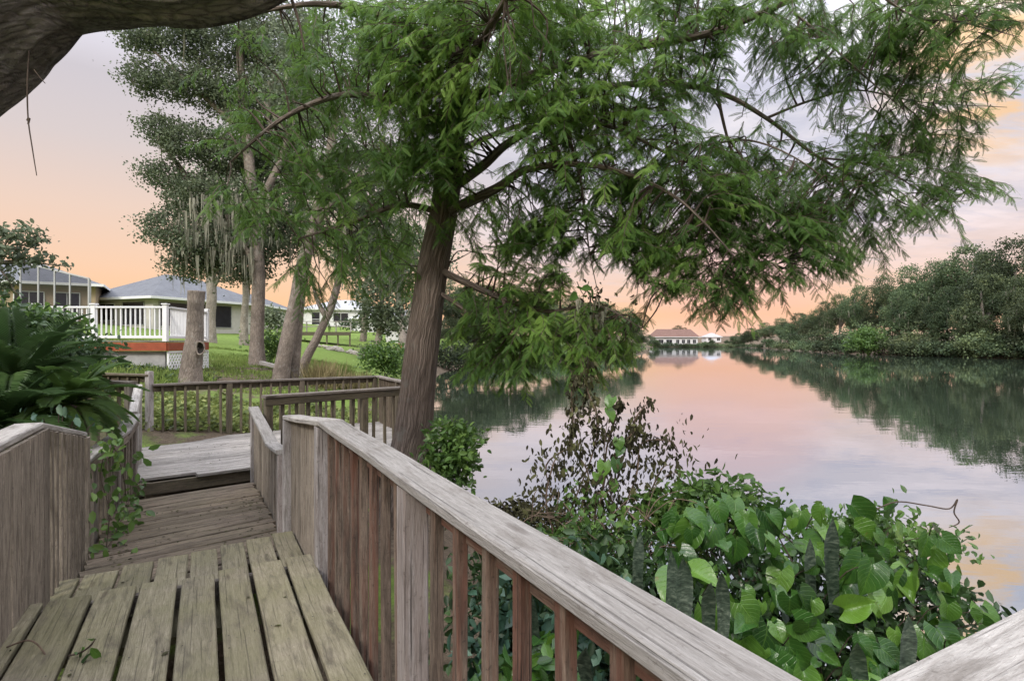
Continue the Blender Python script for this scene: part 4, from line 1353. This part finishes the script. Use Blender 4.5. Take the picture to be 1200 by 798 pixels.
house('house', 'small white building glimpsed just left of the cypress trunk', (-14.2, 64), (1, .05), 4.2, 5, 2.4, 1.2, .3, M['stucco'], M['pale_roof'], openings=((1, 1, 1.2, .9, 1.1, 'window'),), z=2.6)
house('house', 'long white house with brown hip roof and dark windows across the lake', (61.5, 250), (1, -.02), 20, 5, 3.4, 3.5, .8, M['stucco'], M['brown_roof'],
      openings=tuple((1, x, w_, .6, 1.7, 'window') for x, w_ in ((1.0, 1.2), (2.8, 2.2), (6.2, 2.6), (10.5, 1.4), (13, 1.4), (15.3, 1.4), (17.8, 1.4))), z=1.0)
house('house', 'tiny white house almost hidden by trees right of the brown roofed house', (90, 264), (1, 0), 7, 6, 2.6, 1.8, .5, M['stucco'], M['pale_roof'], openings=((1, 1, 1.5, .8, 1.3, 'window'), (1, 5, 1.5, .8, 1.3, 'window')), z=2.0)
# the screened house at the left
Yh = 39.
h2 = house('house', 'tan house with slate roof behind a white framed pool screen enclosure', (-33.3, 45.5), (-.85, -.5), 13, 9, 4.1, 2.1, .6, M['tan'], M['slate'],
           openings=((1, 1.0, 1.6, 1.4, 2.0, 'window'), (1, 3.2, 1.8, 1.2, 2.2, 'window'), (1, 6.2, 1.0, 1.2, 2.2, 'door'), (1, 9, 2.4, 1.4, 2.0, 'window')), z=2.9)
cage = empty('pool_enclosure', at(104, 380, 38), 'white framed pool screen enclosure with dark mesh in front of the tan house', 'enclosure')
fm = MB(); sm = MB()
zt = lambda px: CZ - ((311 + (px - 40) * .24) - CY) / F_PX * 38
xs = [24, 45, 64, 82, 104]
tops = []
for px in xs:
    p = at(px, 400, 38); b = Vector((p.x, 38, 2.9)); t = Vector((p.x, 38, zt(px)))
    fm.beam(b, t, .09, .08, up=(1, 0, 0)); tops.append(t)
for a, b in zip(tops, tops[1:]): fm.beam(a, b, .08, .09)
for z in (4.1,):
    fm.beam((tops[0].x, 38, z), (tops[-1].x, 38, z), .08, .12)
back = [Vector((t.x * 42.6 / 38 + .1, 42.6, t.z + .4)) for t in tops]
for a, b in zip(tops, back): fm.beam(a, b, .08, .1)
t = tops[-1]; fm.beam((back[-1].x, 42.6, 2.9), back[-1], .1, .1, up=(1, 0, 0)); fm.beam((t.x, 38, 4.1), (back[-1].x, 42.6, 4.1), .08, .1)
fm.build('frame', plain('enclosure_frame', (.42, .42, .43), .5, .1), cage)
quadmesh(sm, [(tops[0].x, 38.02, 2.9), (t.x, 38.02, 2.9), (t.x, 38.02, t.z), (tops[0].x, 38.02, tops[0].z)])
quadmesh(sm, [(t.x - .02, 38.02, 2.9), (back[-1].x - .02, 42.6, 2.9), (back[-1].x - .02, 42.6, t.z + .4), (t.x - .02, 38.02, t.z)])
sm.build('screen_panel', M['screen'], cage)

# the stilt deck on the slope
sd = empty('raised_deck', at(385, 400, 52), 'small grey wooden deck on stilts jutting from the green slope', 'deck')
p0, p1 = at(340, 389, 55), at(411, 389, 52)
zz = p1.z
mb = MB(); boards([(p0.x, 52), (p1.x, 52), (p1.x, 56), (p0.x, 56)], (1, 0), .14, zz, .006, mb=mb); mb.build('floor_boards', M['back'], sd)
MB().beam((p0.x, 51.98, zz - .18), (p1.x, 51.98, zz - .18), .05, .28).build('fascia', M['back'], sd)
rl = MB()
rl.beam((p0.x, 52, zz + .95), (p1.x, 52, zz + .95), .1, .06); rl.beam((p1.x, 52, zz + .95), (p1.x, 56, zz + .95), .1, .06); rl.beam((p0.x, 52, zz + .5), (p1.x, 52, zz + .5), .04, .09)
x = p0.x
while x < p1.x + .05:
    rl.beam((x, 52, zz), (x, 52, zz + .92), .09, .09, up=(1, 0, 0)); x += (p1.x - p0.x) / 5
rl.build('rail_frame', M['cap'], sd)
for px in (383, 396, 410):
    p = at(px, 400, 52.1); MB().beam((p.x, 52.1, gz(p.x, 52) - .3), (p.x, 52.1, zz - .05), .12, .12, up=(1, 0, 0)).build('stilt', M['back'], sd)
# rocks along the gully
for i in range(26):
    px = random.uniform(372, 432); Yt = 47 - (px - 372) * .09 + random.uniform(-1.2, 1.2)
    c = G(px, 0, Yt); r = random.uniform(.12, .38)
    mb = MB(); mb.tube([c + Vector((-r, 0, .3)), c + Vector((-.3 * r, .1, .32)), c + Vector((.5 * r, 0, .3)), c + Vector((r, 0, .28))], [r * .2, r * .7, r * .6, r * .15], 7, .5, sub=2)
    tag(mb.build('rock', M['stone']), 'pale rock in the row of stones below the stilt deck', 'rock', 'rocks on the slope below the stilt deck')
# long white log edging on the lawn, red slide-like kayak on the bank, bench at the lanai
lg = MB().beam(at(306, 425, 21.5), at(326, 430, 21), .18, .12)
tag(lg.build('timber', M['cap']), 'pale timber lying on the lawn between the upright oak and the leaning oak', 'timber')
ky = MB(); kz = G(477, 0, 48)
ky.tube([kz + Vector((-.7, 0, 1.5)), kz + Vector((-.2, 0, .95)), kz + Vector((.5, .1, .5)), kz + Vector((.9, .2, .35))], [.03, .2, .22, .03], 10, sub=4)
tag(ky.build('kayak', M['red'], None, True), 'red boat hull tipped up on the bank left of the cypress trunk', 'kayak')

# ---- left foreground plants
def cycad(label, c, n, rad, name='cycad', mat='cycad', wid=.031, ll=.19, lowest=-.15):
    root = empty(name, c - Vector((0, 0, .9)), label, 'palm')
    MB().tube([c - Vector((0, 0, .95)), c - Vector((0, 0, .4)), c], [.16, .15, .12], 14, .2, sub=4).build('trunk', M['oak_bark'], root, True)
    for k in range(n):
        a = k * 2.399 + random.uniform(-.2, .2)
        el = 1.15 - (1.15 - lowest) * k / n + random.uniform(-.1, .1)
        d = Vector((math.cos(a) * math.cos(el), math.sin(a) * math.cos(el), math.sin(el)))
        L_ = rad * random.uniform(.85, 1.1)
        pts = []
        q = c.copy()
        for i in range(9):
            pts.append(q.copy())
            q = q + d * (L_ / 8)
            d = (d + Vector((0, 0, -.10 - .05 * i / 3))).normalized()
        P, R = smooth(pts, [.010] * 5 + [.007, .005, .004, .002], 6)
        st = MB().tube(pts, [.010] * 5 + [.007, .005, .004, .002], 5, sub=2)
        lv = Leaves()
        pos, yd, zd, sc_ = [], [], [], []
        m = len(P)
        for i in range(4, m - 1):
            T = (P[i + 1] - P[i]).normalized()
            S = T.cross(Vector((0, 0, 1)))
            if S.length < .05: S = Vector((1, 0, 0))
            S.normalize()
            U = S.cross(T)
            q = i / m
            l = ll * math.sin(math.pi * min(1, .12 + q * .86)) ** .7 + .03
            for s in (-1, 1):
                pos.append(tuple(P[i])); yd.append(tuple(S * s * .85 + T * .55 + U * .25)); zd.append(tuple(U - S * s * .2))
                l *= random.uniform(.8, 1.1); sc_.append((wid, l, l))
        lv.add(NARROW, np.array(pos), np.array(yd), np.array(zd), np.array(sc_), np.full(len(pos), random.uniform(.0, .9)))
        f = lv.build('frond', M[mat], root)
    return root


cycad('dark green cycad with long feathered fronds arching over the left railing', Vector((-4.9, 5.6, 2.02)), 40, 1.05)
cycad('second smaller cycad crouched low behind the near left railing', Vector((-4.5, 5.0, 1.70)), 26, .8)
cycad('light green fern like plant drooping by the lower left railing under the cycad', Vector((-4.15, 5.35, 1.90)), 24, .62, 'fern', 'shrub', .042, .12, -.5)


def lobed_leaf_plant(label, c, n, size, mat='dark', spreadr=(.5, .4, .35), tpl=HEART, name='philodendron', face=(-.1, -.7, .5), cat='plant', stemm='twig', group=None, rise=.5, tipdown=.7):
    """big leaves on long stalks"""
    c = Vector(c)
    root = empty(name, c - Vector((0, 0, rise)), label, cat, group)
    lv = Leaves(); st = MB()
    pos, yd, zd, sc_ = [], [], [], []
    for i in range(n):
        d = Vector((random.gauss(0, .55), random.gauss(0, .55), random.gauss(0.1, .5)))
        p = c + Vector((d.x * spreadr[0], d.y * spreadr[1], d.z * spreadr[2]))
        b = c + Vector((d.x * .1, d.y * .1, -rise))
        if i % 3 == 0: st.tube([b, b.lerp(p, .6) + Vector((0, 0, .08)), p], [.006, .005, .003], 5, sub=4)
        z = Vector(face) + Vector((random.gauss(0, .4), random.gauss(0, .4), random.gauss(0, .3)))
        y = Vector((d.x * .6 + random.gauss(0, .45), random.gauss(-.2, .4), -tipdown + random.gauss(0, .3)))
        pos.append(tuple(p)); yd.append(tuple(y)); zd.append(tuple(z)); s = size * random.uniform(.45, 1.25)
        sc_.append((s, s, s))
    lv.add(tpl, np.array(pos), np.array(yd), np.array(zd), np.array(sc_))
    st.build('stem', M[stemm], root)
    lv.build('leaves', M[mat], root, True)
    return root


lobed_leaf_plant('low bluish leaved plant between the two left railings', at(66, 490, 4.9), 30, .09, 'blue', (.3, .3, .2), LEAF)
shrub('bright green bush left of the white deck railing', at(26, 396, 7.4), (.55, .45, .44), 2800, .10, 'shrub', LEAF, spread=.09)
shrub('dark bush at the left edge behind the cycad', at(10, 410, 7), (.9, .7, .6), 4200, .085, 'dark', LEAF, spread=.12)
# small tree at the left edge
lt_ = empty('young_oak', at(-80, 480, 9), 'small dark leaved tree branch reaching in at the left edge above the bush', 'tree')
MB().tube([at(-80, 520, 9), at(-75, 430, 9), at(-50, 360, 9), at(-20, 310, 9)], [.09, .07, .05, .03], 9, .1).build('trunk', M['oak_bark'], lt_, True)
mb = MB()
for q in ((at(50, 275, 9)), at(58, 305, 9), at(85, 312, 9), at(20, 265, 9), at(20, 345, 9)):
    mb.tube([at(-45, 350, 9), at(-10, 310, 9), q], [.03, .02, .006], 6, .1)
mb.build('limb', M['oak_bark'], lt_, True)
lv = Leaves()
crown_leaves(lv, lobes_px([(5, 285, 9, 24, 18, .3), (25, 272, 9, 22, 9, .25), (40, 278, 9, 14, 6, .2), (8, 305, 9, 24, 16, .3), (48, 303, 9, 14, 6, .2), (-5, 330, 9, 18, 14, .3), (74, 311, 9, 12, 3, .12), (-45, 290, 9, 40, 50, .5)]), 1900, .085, LEAF, 10, .06)
lv.build('crown', M['oak'], lt_)


def creeper(label, pts, n, size, mat, tpl, cat='vine', name='vine', spread=.07, face=(.5, -.8, .5), stemr=.004, stemm='twig', tint=None, group=None):
    root = empty(name, pts[0], label, cat, group)
    st = MB(); P, R = smooth(pts, [stemr] * len(pts), 6)
    st.tube(pts, [stemr] * (len(pts) - 1) + [stemr * .4], 5, sub=5)
    st.build('stem', M[stemm], root)
    k = RNG.integers(0, len(P), n)
    pos = np.array([tuple(p) for p in P])[k] + RNG.normal(size=(n, 3)) * spread
    yd = nrm(rdir(n) + np.array([0, -.2, -.6])); zd = nrm(rdir(n) * .7 + np.array(face))
    lv = Leaves(); lv.add(tpl, pos, yd, zd, size * (.5 + RNG.random(n)), tint)
    lv.build('leaves', M[mat], root, True)


creeper('leafy vine climbing through the lower left railing onto the ramp', [at(122, 660, 4.6), at(128, 600, 4.7), at(118, 555, 4.8), at(130, 520, 4.9), at(145, 560, 5.0), at(150, 610, 5.1)], 150, .075, 'shrub', LEAF, spread=.09)
creeper('low vine trailing along the left edge of the ramp', [at(118, 655, 4.5), at(135, 625, 4.9), at(150, 590, 5.5), at(158, 568, 6.0)], 90, .07, 'shrub', LEAF, spread=.06)
creeper('small green sprig poking up through a gap of the near planks', [at(80, 768, 2.46), at(95, 764, 2.46), at(106, 756, 2.46), at(112, 748, 2.46)], 7, .05, 'lush', LEAF, spread=.015, face=(0, -.5, .8), cat='sprig', name='sprig')
creeper('thin bare vine stem curling over the near left planks', [at(8, 758, 2.52), at(35, 750, 2.52), at(52, 765, 2.5), at(54, 782, 2.45), at(46, 796, 2.42)], 2, .02, 'dead', LEAF, spread=.01, cat='stem', name='dry_vine', stemm='dry_twig')

# ---- right bank: vines, snake plants, the dead climber
def gbank(px, Yt): return G(px, 0, Yt)


root = empty('heart_leaf_vine', at(960, 760, 2.6), 'sprawling vine of big glossy heart shaped leaves behind the railing corner', 'vine')
lv = Leaves(); st = MB()
hp, hy, hz, hsz = [], [], [], []
outline = [(770, 640), (800, 600), (850, 575), (900, 590), (950, 606), (1010, 592), (1050, 600), (1095, 605), (1115, 640), (1122, 690), (1160, 730), (1150, 800), (1050, 860), (900, 860), (800, 800)]
def inside(px, py):
    r = False
    for (x0, y0), (x1, y1) in zip(outline, outline[1:] + outline[:1]):
        if (y0 > py) != (y1 > py) and px < (x1 - x0) * (py - y0) / (y1 - y0) + x0: r = not r
    return r
cnt = 0
while cnt < 380:
    px, py = random.uniform(770, 1160), random.uniform(585, 850)
    if not inside(px, py + 8): continue
    q = (py - 570) / 280
    Yt = 3.35 - 1.15 * q + random.gauss(0, .16)
    p = at(px, py, Yt)
    s = random.choice([.05, .06, .07, .09, .11, .13, .155]) * random.uniform(.85, 1.12)
    y = Vector((random.gauss(.15, .5), random.gauss(-.35, .35), -.8 + random.gauss(0, .45)))
    z = Vector((random.gauss(-.1, .5), -.75 + random.gauss(0, .35), .7 + random.gauss(0, .3)))
    hp.append(tuple(p)); hy.append(tuple(y)); hz.append(tuple(z)); hsz.append(s)
    if cnt % 3 == 0:
        b = p + Vector((random.gauss(0, .1), .2, -.25))
        st.tube([b, b.lerp(p, .5) + Vector((0, 0, .05)), p], [.003, .003, .002], 4, sub=3)
    cnt += 1
hk = RNG.integers(0, 4, len(hp))
for i in range(4):
    lv.add(HEARTS[i], np.array(hp)[hk == i], np.array(hy)[hk == i], np.array(hz)[hk == i], np.array(hsz)[hk == i])
lv.build('leaves', M['lush'], root, True)
for i in range(14):
    a = at(random.uniform(820, 1100), random.uniform(740, 840), random.uniform(3.0, 3.3)); b = at(random.uniform(800, 1120), random.uniform(610, 680), random.uniform(3.2, 3.5))
    st.tube([a, a.lerp(b, .5) + Vector((random.gauss(0, .1), random.gauss(0, .05), .1)), b], [.006, .005, .003], 5, .1)
st.tube([at(1020, 600, 3.2), at(1050, 588, 3.2), at(1085, 592, 3.2), at(1112, 596, 3.2), at(1122, 585, 3.2), at(1118, 600, 3.2), at(1124, 612, 3.2), at(1112, 618, 3.2)], [.004] * 7 + [.002], 5)
st.build('stem', M['twig'], root)

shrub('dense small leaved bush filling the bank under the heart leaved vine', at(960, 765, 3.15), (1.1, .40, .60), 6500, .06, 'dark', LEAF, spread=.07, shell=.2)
shrub('twiggy green bush above the heart leaved vine at the water edge', at(1020, 632, 3.5), (.58, .3, .18), 1500, .05, 'shrub', LEAF, spread=.06)
shrub('light green leafy shrub right of the dead climber', at(835, 612, 3.8), (.42, .3, .33), 1900, .065, 'shrub', LEAF, spread=.07)
shrub('yellowish green weedy shrub at the foot of the dead climber', at(715, 630, 3.7), (.46, .35, .30), 1300, .055, 'shrub', LEAF, spread=.07)
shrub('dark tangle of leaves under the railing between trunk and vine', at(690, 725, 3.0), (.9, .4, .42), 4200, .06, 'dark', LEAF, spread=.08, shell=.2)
shrub('bluish leaved undergrowth seen through the railing balusters', at(650, 775, 2.75), (.40, .32, .5), 2600, .075, 'blue', LEAF, spread=.08, shell=.2)
shrub('fresh green leafy plant low behind the middle balusters', at(625, 775, 2.35), (.16, .14, .14), 160, .085, 'lush', LEAF, spread=.05)
shrub('leafy green bush growing beside the base of the cypress trunk', at(530, 535, 5.6), (.27, .25, .36), 1500, .07, 'shrub', LEAF, spread=.06)
shrub('low dry scrub at the bank edge right of the cypress', at(600, 612, 4.6), (.5, .3, .16), 1500, .05, 'dead', LEAF, spread=.06, stemmat='dry_twig')

# the dead climber
root = empty('dead_vine', at(690, 640, 3.9), 'withered climber with curled black brown leaves rising over the bank toward the hanging bough', 'vine')
stems = [[(650, 650), (672, 590), (695, 530), (700, 490), (688, 455), (690, 420)], [(655, 640), (640, 590), (648, 545), (655, 535)], [(690, 640), (720, 570), (735, 520), (745, 490), (763, 468)],
         [(720, 620), (745, 560), (752, 520), (785, 517), (795, 530)], [(700, 620), (712, 550), (735, 515), (750, 500)], [(670, 620), (690, 560), (668, 520), (672, 500)],
         [(720, 640), (755, 590), (775, 550), (785, 545)], [(640, 650), (680, 600), (720, 560)], [(690, 640), (705, 580), (712, 520), (725, 480), (722, 470)], [(672, 500), (670, 460), (676, 440)], [(680, 520), (640, 545), (655, 600)]]
st = MB(); pos, wt = [], []
for s in stems:
    pts = [at(a, b, 3.9 + random.gauss(0, .07)) for a, b in s]
    P, R = smooth(pts, [.005] * len(pts), 8)
    st.tube(pts, [.006] * (len(pts) - 1) + [.002], 5, .1)
    pos += [tuple(p) for p in P]
pos = np.array(pos)
for i in range(60):
    a = at(random.uniform(620, 780), random.uniform(600, 680), 3.6 + random.gauss(0, .12))
    b = a + Vector((random.gauss(0, .28), random.gauss(0, .15), random.uniform(-.12, .3)))
    st.tube([a, a.lerp(b, .5) + Vector((random.gauss(0, .06), random.gauss(0, .06), random.uniform(.02, .14))), b], [.004, .003, .0015], 4, sub=4)
st.build('stem', M['dry_twig'], root)
n = 2300
k = RNG.integers(0, len(pos), n)
pp = pos[k] + RNG.normal(size=(n, 3)) * np.where(pos[k][:, 2:3] < CZ - 120 / F_PX * 3.9, .10, .022)
lv = Leaves()
lv.add(tpl_leaf(.26), pp, nrm(RNG.normal(size=(n, 3)) * .4 + np.array([0, 0, -1.])), rdir(n), .042 * (.5 + RNG.random(n)))
lv.build('leaves', M['dead'], root)
root = empty('green_vine', at(715, 560, 3.8), 'fresh green heart leaves on a stem climbing the withered climber', 'vine')
st = MB().tube([at(720, 600, 3.8), at(712, 560, 3.8), at(708, 530, 3.8), at(712, 490, 3.8)], [.004, .004, .003, .002], 5)
st.build('stem', M['twig'], root)
lv = Leaves()
q = [(717, 472, .085), (713, 486, .09), (725, 520, .08), (708, 548, .10), (722, 545, .09), (700, 560, .08), (718, 570, .08), (728, 530, .07)]
lv.add(HEART, np.array([tuple(at(a, b - 6, 3.78)) for a, b, c in q]), np.array([(random.gauss(0, .4), -.3, -.8) for _ in q]), np.array([(random.gauss(0, .4), -1, .5) for _ in q]), np.array([c for a, b, c in q]))
lv.build('leaves', M['lush'], root, True)
# bits of vine dangling under the bough
creeper('brown dried creeper hanging under the cypress bough', [at(700, 340, 5.4), at(694, 380, 5.4), at(690, 430, 5.4), at(684, 470, 5.4), at(672, 500, 5.4)], 330, .045, 'dead', tpl_leaf(.26), spread=.065, stemm='dry_twig', cat='vine', name='hanging_vine')
creeper('thin hanging stem with a few small leaves below the foliage right of the bough', [at(750, 300, 5.2), at(748, 330, 5.2), at(745, 358, 5.2)], 9, .05, 'dead', tpl_leaf(.34), spread=.02, name='hanging_vine')
creeper('short hanging vine tip with two broad leaves over the orange sky', [at(676, 330, 5.2), at(684, 345, 5.2), at(690, 330, 5.2), at(683, 352, 5.2)], 7, .11, 'cyp', LEAF, spread=.04, name='hanging_vine')


def snake_plant(label, blades):
    p0 = blades[0]
    root = empty('snake_plant', at(p0[0], p0[1], p0[3]), label, 'plant', 'snake plants on the bank')
    for (bx, by, ty, Yt, wd_, lean) in blades:
        b = at(bx, by, Yt); t = at(bx + lean, ty, Yt)
        n = 12
        v, f, uv = [], [], []
        tw_ = random.uniform(-.5, .5)
        sd = Vector((math.cos(tw_), math.sin(tw_), 0)); fw = Vector((-math.sin(tw_), math.cos(tw_), 0))
        u0 = random.uniform(0, 9)
        for i in range(n + 1):
            q = i / n
            wv = wd_ / 2 * (.65 + .8 * q - .35 * q * q) * (1 if q < .72 else max(.02, 1 - ((q - .72) / .28) ** 1.6))
            c = b.lerp(t, q) + sd * .01 * math.sin(q * 5 + u0) + fw * .02 * math.sin(q * 4 + u0)
            for s in (-1, 0, 1):
                v.append(c + sd * wv * s + fw * (.35 * wv if s == 0 else 0))
        for i in range(n):
            for j in (0, 1):
                a = i * 3 + j
                f.append([a, a + 1, a + 4, a + 3])
                uv.append([(j + u0, i / n * (t - b).length), (j + 1 + u0, i / n * (t - b).length), (j + 1 + u0, (i + 1) / n * (t - b).length), (j + u0, (i + 1) / n * (t - b).length)])
        mb = MB(); mb.add(v, f, uv)
        o = mb.build('blade', M['snake'], root, True)


snake_plant('dark banded snake plant blades left of the first heart leaf, one tip cut square', [(752, 720, 622, 2.7, .05, -4), (800, 760, 655, 2.35, .07, 2), (828, 770, 680, 2.3, .06, 6), (846, 770, 670, 2.3, .055, 2), (790, 750, 645, 2.5, .05, -6)])
snake_plant('tall banded snake plant blade rising through the top of the heart leaved vine', [(978, 720, 605, 2.75, .07, -4), (955, 720, 630, 2.8, .05, -8)])
snake_plant('banded snake plant blades low in the vine near the railing corner', [(1060, 830, 722, 2.2, .06, 4), (1015, 840, 750, 2.2, .07, -10)])
snake_plant('pale banded snake plant blades seen between the balusters under the rail', [(668, 830, 745, 2.1, .055, 2), (682, 830, 755, 2.05, .05, 8), (625, 800, 695, 2.5, .05, 1)])

nb = MB()
def nail(p, r=.0042):
    vs = [p + Vector((math.cos(k * 1.047) * r, math.sin(k * 1.047) * r, .0012)) for k in range(6)]
    nb.add(vs, [[0, 1, 2, 3, 4, 5]])
for a, b in zip(edges[:-1], edges[1:]):
    for t in (1.7, 2.35, 2.95, 3.72):
        for q in (.2, .8): nail(pf(a + (b - a) * q, t + random.uniform(-.015, .015), D1 - .005))
    for t in (4.02, 4.6):
        for q in (.25, .75): nail(pf(a + .03 + (b - a) * q, t + random.uniform(-.015, .015), D1b - .005))
no = nb.build('nail_heads', plain('rusty_nail', (.035, .026, .022), .7, .4, 40), walk)
no['kind'] = 'stuff'
# fallen leaves and dust on the walk
def litter():
    lv = Leaves()
    P = []
    for i in range(260):
        s, t = random.uniform(-.72, .56), random.uniform(4.9, 6.9)
        if random.random() < .45: s = random.choice([-1, 1]) * random.uniform(.4, .6) - .08
        P.append(tuple(pf(s, t, D2 - .006)))
    for i in range(24): P.append(tuple(pf(random.uniform(-.7, .5), random.uniform(3.95, 4.5), D1b - .006)))
    for i in range(16): P.append(tuple(pf(random.uniform(-.6, .55), random.uniform(2, 3.7), D1 - .006)))
    for i in range(120):
        a, b = random.random(), random.random()
        P.append((-4.0 + a * 2.4 - b * 1.2, 7.2 + a * 1.8 + b * 1.2, zp + .006))
    for i in range(0): P.append(tuple(pf(.668 + random.uniform(-.06, .06), random.uniform(.7, 3.4), .466)))
    P = np.array(P); n = len(P)
    lv.add(LEAF, P, rdir(n) * np.array([1, 1, .1]), nrm(rdir(n) * .3 + np.array([0, 0, 1.])), .03 * (.3 + RNG.random(n)))
    tag(lv.build('leaf_litter', M['dead']), kind='stuff')
litter()

# ------------------------------------------------------------------ sky, sun, camera
wld = bpy.data.worlds.new('World'); SC.world = wld; wld.use_nodes = True
nt = wld.node_tree; nt.nodes.clear()
SUN_EL, SUN_AZ = math.radians(38), math.radians(205)      # azimuth clockwise from the view axis: over the left shoulder, behind
sky = N(nt, 'TexSky'); sky.sky_type = 'NISHITA'; sky.sun_disc = False
sky.sun_elevation = SUN_EL; sky.sun_rotation = SUN_AZ
b1 = N(nt, 'Background', Strength=.012); L(nt, sky.outputs[0], b1.inputs[0])
tc = N(nt, 'TexCoord').outputs['Generated']
sx = N(nt, 'SeparateXYZ'); L(nt, tc, sx.inputs[0])
zz_ = sx.outputs[2]
def s2l(*c): return tuple(((x / 255 + .055) / 1.055) ** 2.4 if x > 10 else x / 255 / 12.92 for x in c)
base = ramp(nt, zz_, [(0, s2l(244, 212, 192)), (.016, s2l(246, 196, 160)), (.05, s2l(247, 190, 138)), (.11, s2l(241, 197, 162)), (.19, s2l(230, 200, 180)), (.28, s2l(212, 198, 194)), (.42, s2l(196, 193, 203)), (.62, s2l(205, 208, 222)), (1, s2l(225, 228, 240))])
def toward(v, c0, c1):
    """1 inside a cone round the direction v, fading to 0"""
    d = N(nt, 'VectorMath'); d.operation = 'DOT_PRODUCT'
    L(nt, tc, d.inputs[0]); d.inputs[1].default_value = Vector(v).normalized()
    r = nt.nodes.new('ShaderNodeMapRange'); r.interpolation_type = 'SMOOTHSTEP'
    L(nt, d.outputs['Value'], r.inputs['Value'])
    r.inputs['From Min'].default_value = math.cos(math.radians(c0)); r.inputs['From Max'].default_value = math.cos(math.radians(c1))
    return r.outputs[0]


# over the lake the lower sky is veiled with lavender cloud
lav = ramp(nt, zz_, [(0, s2l(244, 214, 198)), (.018, s2l(246, 198, 168)), (.045, s2l(245, 188, 142)), (.085, s2l(238, 194, 165)), (.13, s2l(226, 198, 186)), (.19, s2l(212, 200, 203)), (.3, s2l(202, 200, 212)), (.45, s2l(198, 196, 208)), (1, s2l(225, 228, 240))])
xr = nt.nodes.new('ShaderNodeMapRange'); xr.interpolation_type = 'SMOOTHSTEP'
L(nt, sx.outputs[0], xr.inputs['Value']); xr.inputs['From Min'].default_value = -.25; xr.inputs['From Max'].default_value = .15
base = mixc(nt, xr.outputs[0], base, lav)
den = math_(nt, 'ADD', zz_, .12)
dv = N(nt, 'VectorMath'); dv.operation = 'DIVIDE'
cb = N(nt, 'CombineXYZ')
for i in range(3): L(nt, den, cb.inputs[i])
L(nt, tc, dv.inputs[0]); L(nt, cb.outputs[0], dv.inputs[1])
cl = noise_(nt, scaled(nt, dv.outputs[0], (.8, 1.5, .0)), 1.5, 8, .6, .6)
cmask = ramp(nt, cl, [(.44, 0.), (.60, 1.)])
cl2 = noise_(nt, scaled(nt, dv.outputs[0], (1.3, 2.4, .0)), 2.2, 8, .62, .5)
vis = math_(nt, 'MULTIPLY', xr.outputs[0], ramp(nt, zz_, [(.04, 0.), (.16, 1.)]))
ccol = ramp(nt, zz_, [(.08, s2l(246, 206, 190)), (.18, s2l(238, 222, 222)), (.36, s2l(232, 226, 230)), (.6, s2l(250, 248, 250))])
col = mixc(nt, math_(nt, 'MULTIPLY', math_(nt, 'MULTIPLY', cmask, vis), .9), base, ccol)
col = mixc(nt, math_(nt, 'MULTIPLY', math_(nt, 'MULTIPLY', ramp(nt, cl2, [(.5, 0.), (.66, 1.)]), vis), .45), col, s2l(178, 176, 194))
glow = math_(nt, 'MULTIPLY', toward((.61, .72, .345), 9, 2.5), ramp(nt, cl2, [(.38, 0.), (.56, 1.)]))
col = mixc(nt, math_(nt, 'MULTIPLY', glow, .7), col, s2l(255, 200, 120))
col = mixc(nt, math_(nt, 'MULTIPLY', toward((.36, .93, .10), 10, 2), .35), col, s2l(248, 172, 160))
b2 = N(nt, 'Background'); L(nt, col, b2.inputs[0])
L(nt, math_(nt, 'MULTIPLY', ramp(nt, zz_, [(.36, .25), (.75, .88), (1., 1.)]), 4.0), b2.inputs['Strength'])  # unseen overhead sky brightened well above its visible part to lift the scene's light
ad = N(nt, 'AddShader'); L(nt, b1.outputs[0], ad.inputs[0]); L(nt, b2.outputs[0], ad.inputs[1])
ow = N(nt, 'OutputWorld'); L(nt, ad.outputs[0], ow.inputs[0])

ld = bpy.data.lights.new('sun', 'SUN'); ld.energy = 2.4; ld.angle = math.radians(12); ld.color = (1, .93, .84)
lo_ = bpy.data.objects.new('sun', ld); COL.objects.link(lo_)
to = Vector((math.sin(SUN_AZ) * math.cos(SUN_EL), math.cos(SUN_AZ) * math.cos(SUN_EL), math.sin(SUN_EL)))
lo_.rotation_euler = to.to_track_quat('Z', 'Y').to_euler()
lo_.location = (0, -5, 20)

cam = bpy.data.cameras.new('camera'); cam.sensor_fit = 'HORIZONTAL'; cam.sensor_width = 36; cam.lens = 36 * F_PX / 1200
cam.shift_y = (399 - CY) / 1200 * -1
cam.clip_start = .05; cam.clip_end = 3000
co = bpy.data.objects.new('camera', cam); COL.objects.link(co)
co.location = (0, 0, CZ); co.rotation_euler = (math.pi / 2, 0, 0)
SC.camera = co
SC.view_settings.view_transform = 'Standard'; SC.view_settings.look = 'None'
SC.view_settings.exposure = .1; SC.view_settings.gamma = 1; SC.view_settings.use_curve_mapping = False
SC.render.engine = 'CYCLES'
cy = SC.cycles
cy.use_denoising = True
try: cy.denoiser = 'OPENIMAGEDENOISE'
except Exception: pass
cy.use_adaptive_sampling = True; cy.adaptive_threshold = .02
cy.max_bounces = 6; cy.diffuse_bounces = 3; cy.glossy_bounces = 3; cy.transmission_bounces = 3; cy.transparent_max_bounces = 8
cy.caustics_reflective = False; cy.caustics_refractive = False; cy.sample_clamp_indirect = 4
